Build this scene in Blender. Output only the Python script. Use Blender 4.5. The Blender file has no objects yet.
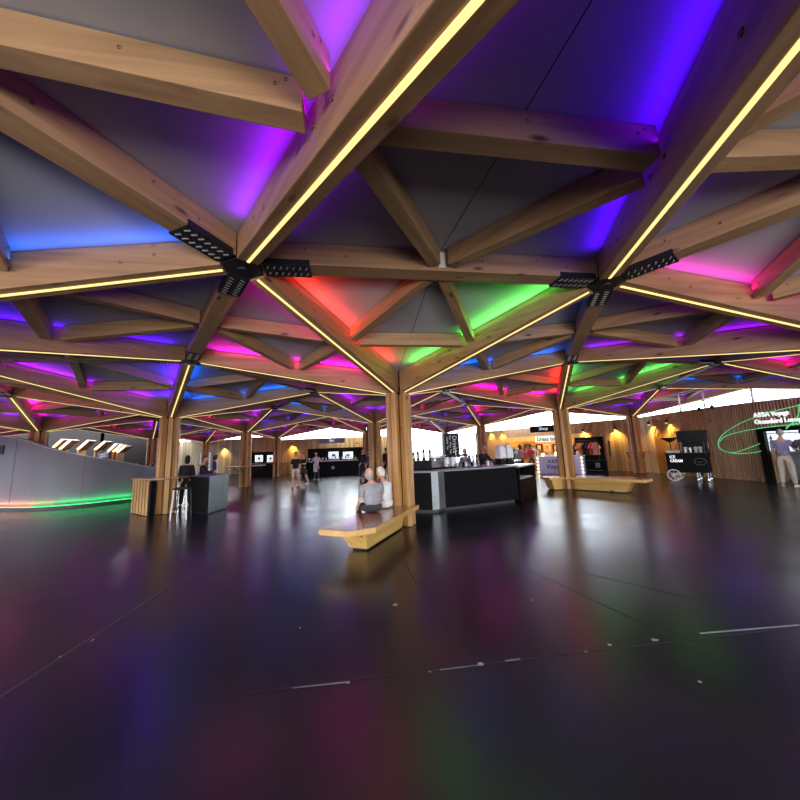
import bpy, bmesh, math, random
from mathutils import Vector, Matrix
random.seed(7)
SC = bpy.context.scene
COL = SC.collection
PI = math.pi
R = math.radians

# ------------------------------------------------------------------ camera calibration
F, PITCH, ROLL, CAMH = 330.2, .1509, -.0385, 1.6
S, TH = 4.4325, .1516                      # canopy lattice pitch and angle
C0 = (-.0484, 7.4755)
ZC, ZN = 2.840, 3.641                     # underside of branch beams at the column / at the node
TC, TN = 3.33, 3.92                       # ceiling height at the column / at the node

def ray(px, py):
    a, b = px-400, py-400
    c, s = math.cos(ROLL), math.sin(ROLL)
    u = c*a+s*b; v = -s*a+c*b
    x, up = u/F, -v/F
    c, s = math.cos(PITCH), math.sin(PITCH)
    return Vector((x, c-up*s, s+up*c))
def gz(px, py, z=0.):
    d = ray(px, py); return Vector((0, 0, CAMH))+d*((z-CAMH)/d.z)
def gy(px, py, y):
    d = ray(px, py); return Vector((0, 0, CAMH))+d*(y/d.y)
def on_plane(px, py, p, n):
    d = ray(px, py); o = Vector((0, 0, CAMH)); return o+d*((Vector(p)-o).dot(n)/d.dot(n))
def project(P):
    x, y, z = P[0], P[1], P[2]-CAMH
    c, s = math.cos(PITCH), math.sin(PITCH)
    fw = y*c+z*s; up = -y*s+z*c
    return (F*x/max(fw, 1e-3), -F*up/max(fw, 1e-3), fw)

# ------------------------------------------------------------------ materials
M = {}
def nmat(name):
    m = bpy.data.materials.new(name); m.use_nodes = True; M[name] = m
    nt = m.node_tree; b = nt.nodes['Principled BSDF']
    return m, nt, b
def flat(name, col, rough=.6, metal=0., emit=None, es=0., noise=.12, nscale=6., spec=.5, coat=0.):
    m, nt, b = nmat(name)
    b.inputs['Roughness'].default_value = rough; b.inputs['Metallic'].default_value = metal
    b.inputs['Specular IOR Level'].default_value = spec
    b.inputs['Coat Weight'].default_value = coat
    tc = nt.nodes.new('ShaderNodeTexCoord'); n = nt.nodes.new('ShaderNodeTexNoise')
    n.inputs['Scale'].default_value = nscale; n.inputs['Detail'].default_value = 3
    nt.links.new(tc.outputs['Object'], n.inputs['Vector'])
    r = nt.nodes.new('ShaderNodeValToRGB')
    r.color_ramp.elements[0].position = .3; r.color_ramp.elements[1].position = .7
    r.color_ramp.elements[0].color = (*[c*(1-noise) for c in col], 1)
    r.color_ramp.elements[1].color = (*[min(1, c*(1+noise)) for c in col], 1)
    nt.links.new(n.outputs['Fac'], r.inputs['Fac']); nt.links.new(r.outputs['Color'], b.inputs['Base Color'])
    if emit:
        b.inputs['Emission Color'].default_value = (*emit, 1); b.inputs['Emission Strength'].default_value = es
    return m
def wood(name, c1, c2, axis='X', rough=.5, knots=True, scale=1., planks=0., coat=0.):
    """timber: fine grain stretched along one axis, dark knots, optional vertical plank joints"""
    m, nt, b = nmat(name)
    L = nt.links.new
    b.inputs['Roughness'].default_value = rough; b.inputs['Coat Weight'].default_value = coat
    b.inputs['Coat Roughness'].default_value = .12
    tc = nt.nodes.new('ShaderNodeTexCoord'); mp = nt.nodes.new('ShaderNodeMapping')
    st = {'X': (.7, 14, 14), 'Y': (14, .7, 14), 'Z': (14, 14, .7)}[axis]
    mp.inputs['Scale'].default_value = [s*scale for s in st]
    oi = nt.nodes.new('ShaderNodeObjectInfo')
    va = nt.nodes.new('ShaderNodeVectorMath'); va.operation = 'MULTIPLY_ADD'
    L(oi.outputs['Random'], va.inputs[0]); va.inputs[1].default_value = (7, 11, 13); L(tc.outputs['Object'], va.inputs[2])
    L(va.outputs[0], mp.inputs['Vector'])
    n = nt.nodes.new('ShaderNodeTexNoise'); n.inputs['Scale'].default_value = 1.; n.inputs['Detail'].default_value = 5
    n.inputs['Distortion'].default_value = .6
    L(mp.outputs[0], n.inputs['Vector'])
    r = nt.nodes.new('ShaderNodeValToRGB'); r.color_ramp.elements[0].position = .32; r.color_ramp.elements[1].position = .68
    r.color_ramp.elements[0].color = (*c2, 1); r.color_ramp.elements[1].color = (*c1, 1)
    L(n.outputs['Fac'], r.inputs['Fac'])
    out = r.outputs['Color']
    def mul(a, fac):
        x = nt.nodes.new('ShaderNodeMix'); x.data_type = 'RGBA'; x.blend_type = 'MULTIPLY'
        x.inputs['Factor'].default_value = 1.; L(a, x.inputs[6]); L(fac, x.inputs[7]); return x.outputs[2]
    if knots:
        mk = nt.nodes.new('ShaderNodeMapping')
        sk = {'X': (1.6, 4.5, 4.5), 'Y': (4.5, 1.6, 4.5), 'Z': (4.5, 4.5, 1.6)}[axis]
        mk.inputs['Scale'].default_value = sk; L(va.outputs[0], mk.inputs['Vector'])
        v = nt.nodes.new('ShaderNodeTexVoronoi'); L(mk.outputs[0], v.inputs['Vector']); v.inputs['Scale'].default_value = 1.
        kr = nt.nodes.new('ShaderNodeValToRGB'); kr.color_ramp.elements[0].position = .05; kr.color_ramp.elements[1].position = .14
        kr.color_ramp.elements[0].color = (.22, .13, .08, 1); kr.color_ramp.elements[1].color = (1, 1, 1, 1)
        L(v.outputs['Distance'], kr.inputs['Fac']); out = mul(out, kr.outputs['Color'])
    # broad tone variation
    n2 = nt.nodes.new('ShaderNodeTexNoise'); n2.inputs['Scale'].default_value = .8; L(va.outputs[0], n2.inputs['Vector'])
    r2 = nt.nodes.new('ShaderNodeValToRGB'); r2.color_ramp.elements[0].position = .3; r2.color_ramp.elements[1].position = .7
    r2.color_ramp.elements[0].color = (.78, .76, .74, 1); L(n2.outputs['Fac'], r2.inputs['Fac']); out = mul(out, r2.outputs['Color'])
    if planks:
        sx = nt.nodes.new('ShaderNodeSeparateXYZ'); L(tc.outputs['Object'], sx.inputs[0])
        d = nt.nodes.new('ShaderNodeMath'); d.operation = 'DIVIDE'; L(sx.outputs['X'], d.inputs[0]); d.inputs[1].default_value = planks
        fr = nt.nodes.new('ShaderNodeMath'); fr.operation = 'FRACT'; L(d.outputs[0], fr.inputs[0])
        pr = nt.nodes.new('ShaderNodeValToRGB'); pr.color_ramp.elements[0].position = .0; pr.color_ramp.elements[1].position = .12
        pr.color_ramp.elements[0].color = (.15, .1, .08, 1); L(fr.outputs[0], pr.inputs['Fac']); out = mul(out, pr.outputs['Color'])
        fl = nt.nodes.new('ShaderNodeMath'); fl.operation = 'FLOOR'; L(d.outputs[0], fl.inputs[0])
        wn = nt.nodes.new('ShaderNodeTexWhiteNoise'); wn.noise_dimensions = '1D'; L(fl.outputs[0], wn.inputs['W'])
        wr = nt.nodes.new('ShaderNodeValToRGB'); wr.color_ramp.elements[0].color = (.6, .58, .55, 1); L(wn.outputs['Value'], wr.inputs['Fac'])
        out = mul(out, wr.outputs['Color'])
    L(out, b.inputs['Base Color'])
    bp = nt.nodes.new('ShaderNodeBump'); bp.inputs['Strength'].default_value = .12; bp.inputs['Distance'].default_value = .01
    L(n.outputs['Fac'], bp.inputs['Height']); L(bp.outputs[0], b.inputs['Normal'])
    return m
def emis(name, col, s):
    m, nt, b = nmat(name)
    b.inputs['Base Color'].default_value = (*[c*.6 for c in col], 1)
    b.inputs['Emission Color'].default_value = (*col, 1); b.inputs['Emission Strength'].default_value = s
    return m

wood('beam_wood', (.47, .275, .15), (.31, .17, .09), 'X', .5)
wood('brace_wood', (.48, .295, .16), (.33, .19, .10), 'X', .5)
wood('post_wood', (.60, .34, .13), (.40, .20, .07), 'Z', .5)
wood('bench_side_wood', (.74, .47, .16), (.58, .33, .10), 'X', .45, scale=.7)
wood('bench_top_wood', (.50, .22, .11), (.38, .15, .07), 'X', .22, scale=.7, coat=.6)
wood('slat_wood', (.66, .42, .25), (.38, .22, .13), 'Z', .6)
wood('plank_wall', (.62, .38, .14), (.42, .23, .08), 'Z', .55, planks=.19)
wood('dark_plank_wall', (.30, .18, .10), (.18, .10, .055), 'Z', .6, planks=.14)
wood('pale_plank_wall', (.62, .50, .33), (.50, .39, .25), 'Z', .6, planks=.3, knots=False)
wood('rail_wood', (.40, .20, .10), (.28, .13, .06), 'X', .3, knots=False)
flat('ceiling_panel', (.40, .41, .45), .75, noise=.10, nscale=1.1)
flat('joint_dark', (.04, .04, .05), .8)
flat('black_steel', (.012, .012, .014), .45, .3)
flat('bolt_steel', (.55, .55, .6), .35, .6)
flat('black_laminate', (.004, .004, .005), .45, noise=.3, spec=.08)
flat('worktop_grey', (.30, .30, .32), .3)
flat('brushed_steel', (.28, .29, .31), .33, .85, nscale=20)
flat('black_plastic', (.008, .008, .009), .4, spec=.15)
flat('black_fabric', (.014, .014, .018), .85, noise=.4)
flat('wall_grey', (.135, .115, .145), .55, noise=.06, nscale=.8)
flat('panel_grey', (.20, .21, .25), .4, noise=.1)
flat('pod_panel', (.035, .040, .060), .4, noise=.1)
flat('dark_wall', (.020, .016, .017), .8, spec=.1)
flat('plinth', (.03, .03, .032), .5)
flat('orange_wall', (.70, .33, .07), .6)
flat('white_paint', (.75, .75, .76), .5, noise=.04)
flat('white_plastic', (.75, .76, .80), .35, noise=.05)
flat('lilac_board', (.60, .57, .80), .5, noise=.05)
flat('navy_ink', (.02, .015, .10), .6)
flat('sign_white', (.6, .57, .5), .5, emit=(1, .93, .8), es=.45)
flat('pavement', (.5, .5, .5), .8)
flat('glass_green', (.03, .08, .04), .15, noise=.2)
flat('glass_brown', (.07, .03, .012), .15)
flat('glass_dark', (.012, .015, .02), .12)
flat('label_cream', (.7, .65, .5), .6)
flat('tyre', (.02, .02, .02), .8)
flat('chrome', (.7, .7, .72), .2, .95)
flat('red_cloth', (.55, .05, .03), .8); flat('orange_cloth', (.75, .25, .05), .8)
flat('pink_cloth', (.6, .28, .25), .8); flat('purple_cloth', (.18, .1, .35), .8)
flat('teal_cloth', (.08, .25, .3), .8); flat('cream_cloth', (.62, .57, .48), .85)
flat('white_cloth', (.70, .70, .72), .85); flat('grey_shirt', (.30, .30, .34), .85, noise=.15, nscale=14)
flat('blue_cloth', (.02, .05, .20), .8); flat('charcoal_cloth', (.03, .03, .035), .85)
flat('lilac_check', (.30, .30, .46), .85, noise=.45, nscale=28)
flat('stone_cloth', (.52, .48, .42), .85); flat('print_cloth', (.10, .06, .09), .85, noise=.9, nscale=22)
flat('denim', (.04, .05, .08), .85)
flat('skin', (.62, .36, .26), .55, noise=.06); flat('skin_dark', (.22, .11, .07), .5, noise=.06)
flat('eye_white', (.8, .8, .8), .3); flat('iris', (.03, .02, .02), .3); flat('lip', (.45, .17, .14), .5)
flat('hair_white', (.70, .66, .60), .8, noise=.15, nscale=30); flat('hair_grey', (.38, .35, .33), .8, noise=.2, nscale=30)
flat('hair_dark', (.015, .011, .009), .7); flat('hair_brown', (.09, .045, .02), .7)
flat('shoe_dark', (.02, .02, .022), .5); flat('shoe_white', (.7, .7, .7), .5)
emis('led_yellow', (1., .77, .29), 1.25)
emis('led_warm', (1., .72, .38), 3.2)
emis('led_warm_line', (1., .55, .3), 1.2)
emis('led_green', (.05, 1., .25), 1.6)
emis('neon_green', (.12, .85, .33), .8)
emis('sign_letters', (1, 1, 1), .85)
emis('bulb_warm', (1., .85, .6), 3.0)
emis('screen_white', (.80, .88, 1.), 1.1)
emis('lamp_yellow', (1., .75, .2), 6.)
emis('skylight_glow', (.9, .95, 1.), 1.6)

def floor_mat():
    m, nt, b = nmat('floor_vinyl'); L = nt.links.new
    tc = nt.nodes.new('ShaderNodeTexCoord')
    n = nt.nodes.new('ShaderNodeTexNoise'); n.inputs['Scale'].default_value = .5; n.inputs['Detail'].default_value = 2
    L(tc.outputs['Object'], n.inputs['Vector'])
    r = nt.nodes.new('ShaderNodeValToRGB')
    r.color_ramp.elements[0].position = .3; r.color_ramp.elements[1].position = .7
    r.color_ramp.elements[0].color = (.007, .006, .010, 1); r.color_ramp.elements[1].color = (.014, .013, .019, 1)
    L(n.outputs['Fac'], r.inputs['Fac'])
    # large sheets of slightly different sheen
    mp = nt.nodes.new('ShaderNodeMapping'); mp.inputs['Rotation'].default_value = (0, 0, R(-38)); L(tc.outputs['Object'], mp.inputs['Vector'])
    bk = nt.nodes.new('ShaderNodeTexBrick'); bk.inputs['Scale'].default_value = 1.
    bk.inputs['Brick Width'].default_value = 6.; bk.inputs['Row Height'].default_value = 2.0
    bk.inputs['Mortar Size'].default_value = .012; bk.inputs['Color1'].default_value = (.75, .75, .75, 1); bk.inputs['Color2'].default_value = (1.15, 1.15, 1.15, 1)
    bk.inputs['Mortar'].default_value = (.45, .45, .45, 1); L(mp.outputs[0], bk.inputs['Vector'])
    x = nt.nodes.new('ShaderNodeMix'); x.data_type = 'RGBA'; x.blend_type = 'MULTIPLY'; x.inputs['Factor'].default_value = 1.
    L(r.outputs[0], x.inputs[6]); L(bk.outputs['Color'], x.inputs[7]); L(x.outputs[2], b.inputs['Base Color'])
    n3 = nt.nodes.new('ShaderNodeTexNoise'); n3.inputs['Scale'].default_value = 1.2; n3.inputs['Detail'].default_value = 2; L(tc.outputs['Object'], n3.inputs['Vector'])
    mr = nt.nodes.new('ShaderNodeMapRange'); mr.inputs[1].default_value = .3; mr.inputs[2].default_value = .7
    mr.inputs[3].default_value = .21; mr.inputs[4].default_value = .27; L(n3.outputs['Fac'], mr.inputs[0]); L(mr.outputs[0], b.inputs['Roughness'])
    b.inputs['Specular IOR Level'].default_value = .62
floor_mat()
flat('floor_seam', (.006, .006, .007), .6)
flat('floor_scuff', (.20, .20, .21), .6)

def glass_mat():
    m, nt, b = nmat('window_glass'); L = nt.links.new
    tr = nt.nodes.new('ShaderNodeBsdfTransparent'); tr.inputs[0].default_value = (.93, .96, .98, 1)
    gl = nt.nodes.new('ShaderNodeBsdfGlossy'); gl.inputs['Roughness'].default_value = .05
    fr = nt.nodes.new('ShaderNodeFresnel'); fr.inputs[0].default_value = 1.06
    mx = nt.nodes.new('ShaderNodeMixShader'); L(fr.outputs[0], mx.inputs[0]); L(tr.outputs[0], mx.inputs[1]); L(gl.outputs[0], mx.inputs[2])
    L(mx.outputs[0], nt.nodes['Material Output'].inputs['Surface'])
glass_mat()

# ------------------------------------------------------------------ mesh builder
class MB:
    def __init__(s): s.v = []; s.f = []; s.mi = []
    def add(s, vs, fs, mi=0):
        o = len(s.v); s.v += [tuple(v) for v in vs]
        for f in fs: s.f.append(tuple(i+o for i in f)); s.mi.append(mi)
        return s
    def box(s, c, d, mi=0, rz=0., mat=None):
        x, y, z = d[0]/2, d[1]/2, d[2]/2
        vs = [Vector((a*x, b*y, e*z)) for e in (-1, 1) for a, b in ((-1, -1), (1, -1), (1, 1), (-1, 1))]
        m = mat or Matrix.Rotation(rz, 4, 'Z')
        vs = [Vector(c)+(m @ v) for v in vs]
        return s.add(vs, [(3, 2, 1, 0), (4, 5, 6, 7), (0, 1, 5, 4), (1, 2, 6, 5), (2, 3, 7, 6), (3, 0, 4, 7)], mi)
    def prism(s, poly, z0, z1, mi=0, top=None, inset=None):
        """polygon (list of xy) extruded z0..z1; top: other polygon for the upper ring"""
        n = len(poly); t = top or poly
        vs = [(p[0], p[1], z0) for p in poly]+[(p[0], p[1], z1) for p in t]
        return s.add(vs, [tuple(range(n-1, -1, -1)), tuple(range(n, 2*n))]+[(i, (i+1) % n, n+(i+1) % n, n+i) for i in range(n)], mi)
    def lathe(s, c, prof, n=16, mi=0):
        vs = []; fs = []
        for r, z in prof:
            for i in range(n):
                a = 2*PI*i/n; vs.append((c[0]+r*math.cos(a), c[1]+r*math.sin(a), c[2]+z))
        for k in range(len(prof)-1):
            for i in range(n):
                j = (i+1) % n; fs.append((k*n+i, k*n+j, (k+1)*n+j, (k+1)*n+i))
        fs.append(tuple(range(n-1, -1, -1))); fs.append(tuple((len(prof)-1)*n+i for i in range(n)))
        return s.add(vs, fs, mi)
    def tube(s, pts, r, n=8, mi=0, closed=False):
        pts = [Vector(p) for p in pts]; vs = []; fs = []; m = len(pts)
        for k, p in enumerate(pts):
            a = pts[(k-1) % m] if (closed or k) else pts[0]; b = pts[(k+1) % m] if (closed or k < m-1) else pts[-1]
            t = (b-a).normalized(); up = Vector((0, 0, 1)) if abs(t.z) < .95 else Vector((1, 0, 0))
            e1 = t.cross(up).normalized(); e2 = t.cross(e1)
            rr = r[k] if isinstance(r, (list, tuple)) else r
            for i in range(n):
                q = 2*PI*i/n; vs.append(p+(e1*math.cos(q)+e2*math.sin(q))*rr)
        for k in range(m if closed else m-1):
            for i in range(n):
                j = (i+1) % n; k2 = (k+1) % m; fs.append((k*n+i, k*n+j, k2*n+j, k2*n+i))
        if not closed: fs += [tuple(range(n-1, -1, -1)), tuple((m-1)*n+i for i in range(n))]
        return s.add(vs, fs, mi)
    def ball(s, c, r, mi=0, n=12, m=8):
        rx, ry, rz = r if isinstance(r, (list, tuple)) else (r, r, r)
        vs = [(c[0], c[1], c[2]-rz)]; fs = []
        for k in range(1, m):
            a = -PI/2+PI*k/m
            for i in range(n):
                q = 2*PI*i/n; vs.append((c[0]+rx*math.cos(a)*math.cos(q), c[1]+ry*math.cos(a)*math.sin(q), c[2]+rz*math.sin(a)))
        vs.append((c[0], c[1], c[2]+rz)); T = len(vs)-1
        for i in range(n):
            j = (i+1) % n; fs.append((0, 1+j, 1+i)); fs.append((T, T-n+i, T-n+j))
            for k in range(m-2): fs.append((1+k*n+i, 1+k*n+j, 1+(k+1)*n+j, 1+(k+1)*n+i))
        return s.add(vs, fs, mi)
    def hexa(s, e0, e1, mi=0):
        """box between two quads (each 4 points in the same order)"""
        return s.add(list(e0)+list(e1), [(3, 2, 1, 0), (4, 5, 6, 7), (0, 1, 5, 4), (1, 2, 6, 5), (2, 3, 7, 6), (3, 0, 4, 7)], mi)
    def mesh(s, name, mats, bevel=0., smooth=False):
        me = bpy.data.meshes.new(name); me.from_pydata(s.v, [], s.f)
        for m in mats: me.materials.append(M[m])
        for p, i in zip(me.polygons, s.mi): p.material_index = i
        bm = bmesh.new(); bm.from_mesh(me)
        lv = [v for v in bm.verts if not v.link_faces]
        if lv: bmesh.ops.delete(bm, geom=lv, context='VERTS')
        bmesh.ops.recalc_face_normals(bm, faces=bm.faces)
        if bevel:
            es = [e for e in bm.edges if len(e.link_faces) == 2 and e.calc_face_angle(0) > R(50)]
            bmesh.ops.bevel(bm, geom=es, offset=bevel, segments=2, profile=.6, affect='EDGES')
        bm.to_mesh(me); bm.free()
        if smooth:
            for p in me.polygons: p.use_smooth = True
        me.update(); return me

def link(name, me, parent=None, loc=(0, 0, 0), rz=0.):
    o = bpy.data.objects.new(name, me); COL.objects.link(o)
    o.location = loc; o.rotation_euler = (0, 0, rz)
    if parent: o.parent = parent
    return o
def build(name, mb, mats, parent=None, loc=(0, 0, 0), rz=0., bevel=0., smooth=False):
    if isinstance(mats, str): mats = [mats]
    return link(name, mb.mesh(name, mats, bevel, smooth), parent, loc, rz)
def tag(o, label, cat, group=None, kind=None):
    o['label'] = label; o['category'] = cat
    if group: o['group'] = group
    if kind: o['kind'] = kind
    return o
def thing(name, label, cat, loc=(0, 0, 0), rz=0., group=None, kind=None):
    o = link(name, None, None, loc, rz); o.empty_display_size = .2
    return tag(o, label, cat, group, kind)
def struct(o): o['kind'] = 'structure'; return o
def text(name, body, size, mat, parent=None, loc=(0, 0, 0), rot=(0, 0, 0), ext=.004, align='CENTER', sx=1., bold=0.):
    c = bpy.data.curves.new(name, 'FONT'); c.body = body; c.size = size; c.extrude = ext; c.align_x = align; c.align_y = 'CENTER'
    c.offset = bold; c.resolution_u = 4
    tmp = bpy.data.objects.new(name, c); COL.objects.link(tmp)
    dg = bpy.context.evaluated_depsgraph_get(); dg.update()
    me = bpy.data.meshes.new_from_object(tmp.evaluated_get(dg)); bpy.data.objects.remove(tmp); bpy.data.curves.remove(c)
    me.materials.clear(); me.materials.append(M[mat])
    o = bpy.data.objects.new(name, me); COL.objects.link(o); o.location = loc; o.rotation_euler = rot; o.scale = (sx, 1, 1)
    if parent: o.parent = parent
    return o

# ------------------------------------------------------------------ timber canopy
q3 = math.sqrt(3)/2
def lat(a, b):
    c, s = math.cos(TH), math.sin(TH)
    return Vector((C0[0]+S*(a*c-b*s), C0[1]+S*(a*s+b*c), 0))
# lattice position (a, b in units of S and S*sqrt3/2) : short name used in the labels, colour seeds
COLS = [
 (0, 0, 'couple-bench', 'timber column of six posts at end of bench with seated couple'),
 (-1.5, 1, 'slatted-counter', 'timber column rising out of the slatted counter beside the sloping grey wall'),
 (1.5, 1, 'right-bench', 'timber column at the head of the long empty bench right of the bar'),
 (0, 2, 'behind-couple', 'timber column standing in the open floor right behind the seated couple'),
 (-1.5, 3, 'ring-shelf', 'timber column with a brown ring shelf left of the two walkers'),
 (1.5, 3, 'bar-end', 'timber column behind the bar at the right edge of the white windows'),
 (3, 2, 'timber-door', 'timber column close to the plank wall beside the timber door'),
 (0, 4, 'far-bar', 'slim distant timber column at the right end of the far bar'),
 (-1.5, 5, 'kiosk-end', 'slim distant timber column right of the two kiosk screens'),
 (1.5, 5, 'menu-board', 'slim distant timber column hidden behind the dark menu board'),
 (-3, 2, 'sloping-wall', 'timber column showing its head above the sloping grey wall'),
 (-3, 4, 'behind-counter', 'timber column seen just left behind the slatted counter column'),
 (-3, 6, 'pale-door', 'slim distant timber column in front of the pale plank wall'),
 (0, -2, 'overhead', 'overhead timber branch beams nearest the viewer, lit purple and blue above'),
 (-1.5, -1, 'left-edge', 'timber branch beams reaching in at left edge under blue lit ceiling'),
 (1.5, -1, 'right-edge', 'timber branch beams reaching in at right edge under magenta lit ceiling'),
 (3, 0, 'lounge-side', 'timber branch beams over the wall with the green neon ring'),
 (-3, 0, 'far-left', 'timber branch beams at far left edge above the sloping grey wall'),
 (-4.5, 1, 'outer-left', 'timber branch beams beyond the far left end of sloping wall'),
 (-4.5, 3, 'light-fin', 'timber branch beams above the slanted warm light fins'),
 (-1.5, -3, 'rear-left', 'timber branch beams behind the viewer on the left'),
 (1.5, -3, 'rear-right', 'timber branch beams behind the viewer on the right'),
]
NAME = {(a, b): n for a, b, n, l in COLS}
def nodekey(a, b, k):
    x = a+math.cos(k*PI/3); y = b*q3+math.sin(k*PI/3)
    return (round(x*2), round(y/q3))
def nodepos(key): return lat(key[0]/2, key[1]*q3)

# shared meshes (local X points away from the column axis)
def branch_meshes():
    r0, r1, w = .22, S-.20, .11
    zt = lambda r: TC+(TN-TC)*r/S
    zb = lambda r: ZC+(ZN-ZC)*r/S
    b = MB()
    quad = lambda r: [(r, -w, zb(r)), (r, w, zb(r)), (r, w, zt(r)-.004), (r, -w, zt(r)-.004)]
    b.hexa(quad(r0), quad(r1))
    # bolt heads near the column, both faces
    for sy in (-1, 1):
        for i in range(4):
            for j in range(6):
                x = .42+i*.055; z = ZC+.10+(x-.3)*.16+j*.055
                b.box((x, sy*(w+.002), z), (.016, .008, .016), 1)
        # a few plugs along the flank
        for x in (1.3, 2.1, 2.35, 3.3, 3.6):
            z = (zb(x)+zt(x))/2+.03*math.sin(x*9)
            b.box((x, sy*(w+.002), z), (.03, .006, .03), 1)
    beam = b.mesh('branch_beam', ['beam_wood', 'joint_dark'], .008)
    l = MB(); e = .0145; za = lambda r: zb(r)-.002
    l.hexa([(r0+.05, -e, za(r0+.05)-.008), (r0+.05, e, za(r0+.05)-.008), (r0+.05, e, za(r0+.05)+.01), (r0+.05, -e, za(r0+.05)+.01)],
           [(r1-.01, -e, za(r1-.01)-.008), (r1-.01, e, za(r1-.01)-.008), (r1-.01, e, za(r1-.01)+.01), (r1-.01, -e, za(r1-.01)+.01)])
    strip = l.mesh('light_strip', ['led_yellow'])
    p = MB(); p.box((.200, 0, ZC/2+.006), (.165, .125, ZC-.012)); p.box((.205, 0, ZC+.12), (.12, .10, .24))
    post = p.mesh('post', ['post_wood'], .010)
    k = MB(); k.prism([(.13*math.cos(i*PI/3), .13*math.sin(i*PI/3)) for i in range(6)], 0, .012)
    k.prism([(.105*math.cos(i*PI/3+.5), .105*math.sin(i*PI/3+.5)) for i in range(6)], .012, ZC+.2)
    core = k.mesh('core_post', ['black_steel'])
    return beam, strip, post, core
BEAM, STRIP, POST, CORE = branch_meshes()

def edge_mesh():
    b = MB(); h = S/2-.20
    b.box((0, 0, (ZN+TN)/2-.011), (2*h, .23, TN-ZN-.022))
    for sy in (-1, 1):
        b.box((0, sy*.117, ZN+.13), (.10, .012, .2), 1)
        for x in (-1.55, -1.1, -.35, .5, 1.2, 1.6): b.box((x, sy*.116, ZN+.15+.03*math.sin(x*7)), (.03, .008, .03), 2)
    return b.mesh('edge_beam', ['brace_wood', 'white_paint', 'joint_dark'], .006)
EDGE = edge_mesh()

def brace_mesh(P, Q, e0, e1, w=.066, h=.23):
    P = Vector(P); Q = Vector(Q); d = (Q-P); L = d.length; d.normalize()
    side = Vector((-d.y, d.x, 0)).normalized(); up = Vector((0, 0, 1))
    A = P+d*e0; B = Q-d*e1
    quad = lambda c: [c-side*w-up*h, c+side*w-up*h, c+side*w-up*.016, c-side*w-up*.016]
    b = MB(); mid = (P+Q)/2; mid = Vector((mid.x, mid.y, 0))
    # stored with X along the brace so the grain follows it
    rot = Matrix.Rotation(-math.atan2(d.y, d.x), 4, 'Z')
    t = lambda c: rot @ (c-mid)
    b.hexa([t(v) for v in quad(A)], [t(v) for v in quad(B)])
    n = (B-A).length
    for fr in (.05, .08, .5, .92, .95):
        c = A+(B-A)*fr
        for sg in (-1, 1):
            v = t(c+side*sg*(w+.002)-up*(.09+.05*(fr > .9)-.04*(fr < .06)))
            b.box(v, (.022, .006, .022), 1)
    return b.mesh('roof_brace', ['brace_wood', 'joint_dark'], .005), mid, math.atan2(d.y, d.x)
A0 = Vector((S, 0, TN)); B0 = Vector((S/2, S*q3, TN)); O0 = Vector((0, 0, TC))
MA, MBm, MAB = (O0+A0)/2, (O0+B0)/2, (A0+B0)/2
BRACES = [brace_mesh(MA, MBm, .205, .205), brace_mesh(MA, MAB, .205, .205), brace_mesh(MBm, MAB, .205, .205)]

def in_view(P, m=260):
    u, v, fw = project(P)
    return fw > .15 and abs(u) < 400+m and abs(v) < 400+m
SIDE = ['right rear', 'rear', 'left rear', 'left front', 'front', 'right front']
BR = ['cross brace between two branch beams', 'first slant brace', 'second slant brace']
nbr = 0
ceil = MB()
edges, nodes = {}, {}
for a, b, nm, lab in COLS:
    base = lat(a, b*q3)
    seen_branches = [k for k in range(6) if True]
    built = not nm.startswith('rear')        # behind the viewer only the ceiling goes on
    if built:
        t = thing('timber_column', lab, 'column', base, TH, 'timber canopy columns with radiating beams', 'thing')
        link('core_post', CORE, t)
    for k in range(6):
        if built:
            link('post', POST, t, (0, 0, 0), k*PI/3)
            bo = link('branch_beam', BEAM, t, (0, 0, 0), k*PI/3)
            link('light_strip', STRIP, bo)
        nk, nk2 = nodekey(a, b, k), nodekey(a, b, k+1)
        nodes.setdefault(nk, []).append(nm)
        edges.setdefault(tuple(sorted((nk, nk2))), []).append((nm, k))
        # ceiling panel (one triangle, seam down its middle)
        c = Vector((base.x, base.y, TC)); A = nodepos(nk)+Vector((0, 0, TN)); B = nodepos(nk2)+Vector((0, 0, TN))
        ceil.add([c, A, B], [(0, 2, 1)])
        mid = (A+B)/2; sd = (B-A).normalized()*.004; dn = Vector((0, 0, -.004))
        ceil.add([c-sd+dn, c+sd+dn, mid+sd+dn, mid-sd+dn], [(0, 1, 2, 3)], 1)
        rot = k*PI/3+TH
        for j, (me, m, ang) in enumerate(BRACES):
            loc = Matrix.Rotation(rot, 4, 'Z') @ m+base
            e1 = Matrix.Rotation(rot, 4, 'Z') @ [MA, MA, MBm][j]+base; e2 = Matrix.Rotation(rot, 4, 'Z') @ [MBm, MAB, MAB][j]+base
            if not (in_view(e1, 60) or in_view(e2, 60) or in_view((e1+e2)/2, 60)): continue
            o = link('roof_brace', me, None, loc, rot+ang); nbr += 1
            tag(o, 'slim timber %s in %s bay of the %s canopy' % (BR[j], SIDE[k], nm), 'beam', 'slim roof braces', 'thing')
for (k1, k2), own in edges.items():
    A, B = nodepos(k1), nodepos(k2); m = (A+B)/2; d = B-A
    if not (in_view(m+Vector((0, 0, ZN)), 300) or in_view(A+Vector((0, 0, ZN)), 300) or in_view(B+Vector((0, 0, ZN)), 300)): continue
    o = link('edge_beam', EDGE, None, m, math.atan2(d.y, d.x))
    if len(own) > 1: l = 'level timber tie beam between the %s and %s canopies' % (own[0][0], own[1][0])
    else: l = 'level timber edge beam on the %s side of the %s canopy' % (SIDE[own[0][1]], own[0][0])
    tag(o, l, 'beam', 'level tie beams between canopies', 'thing')
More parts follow.
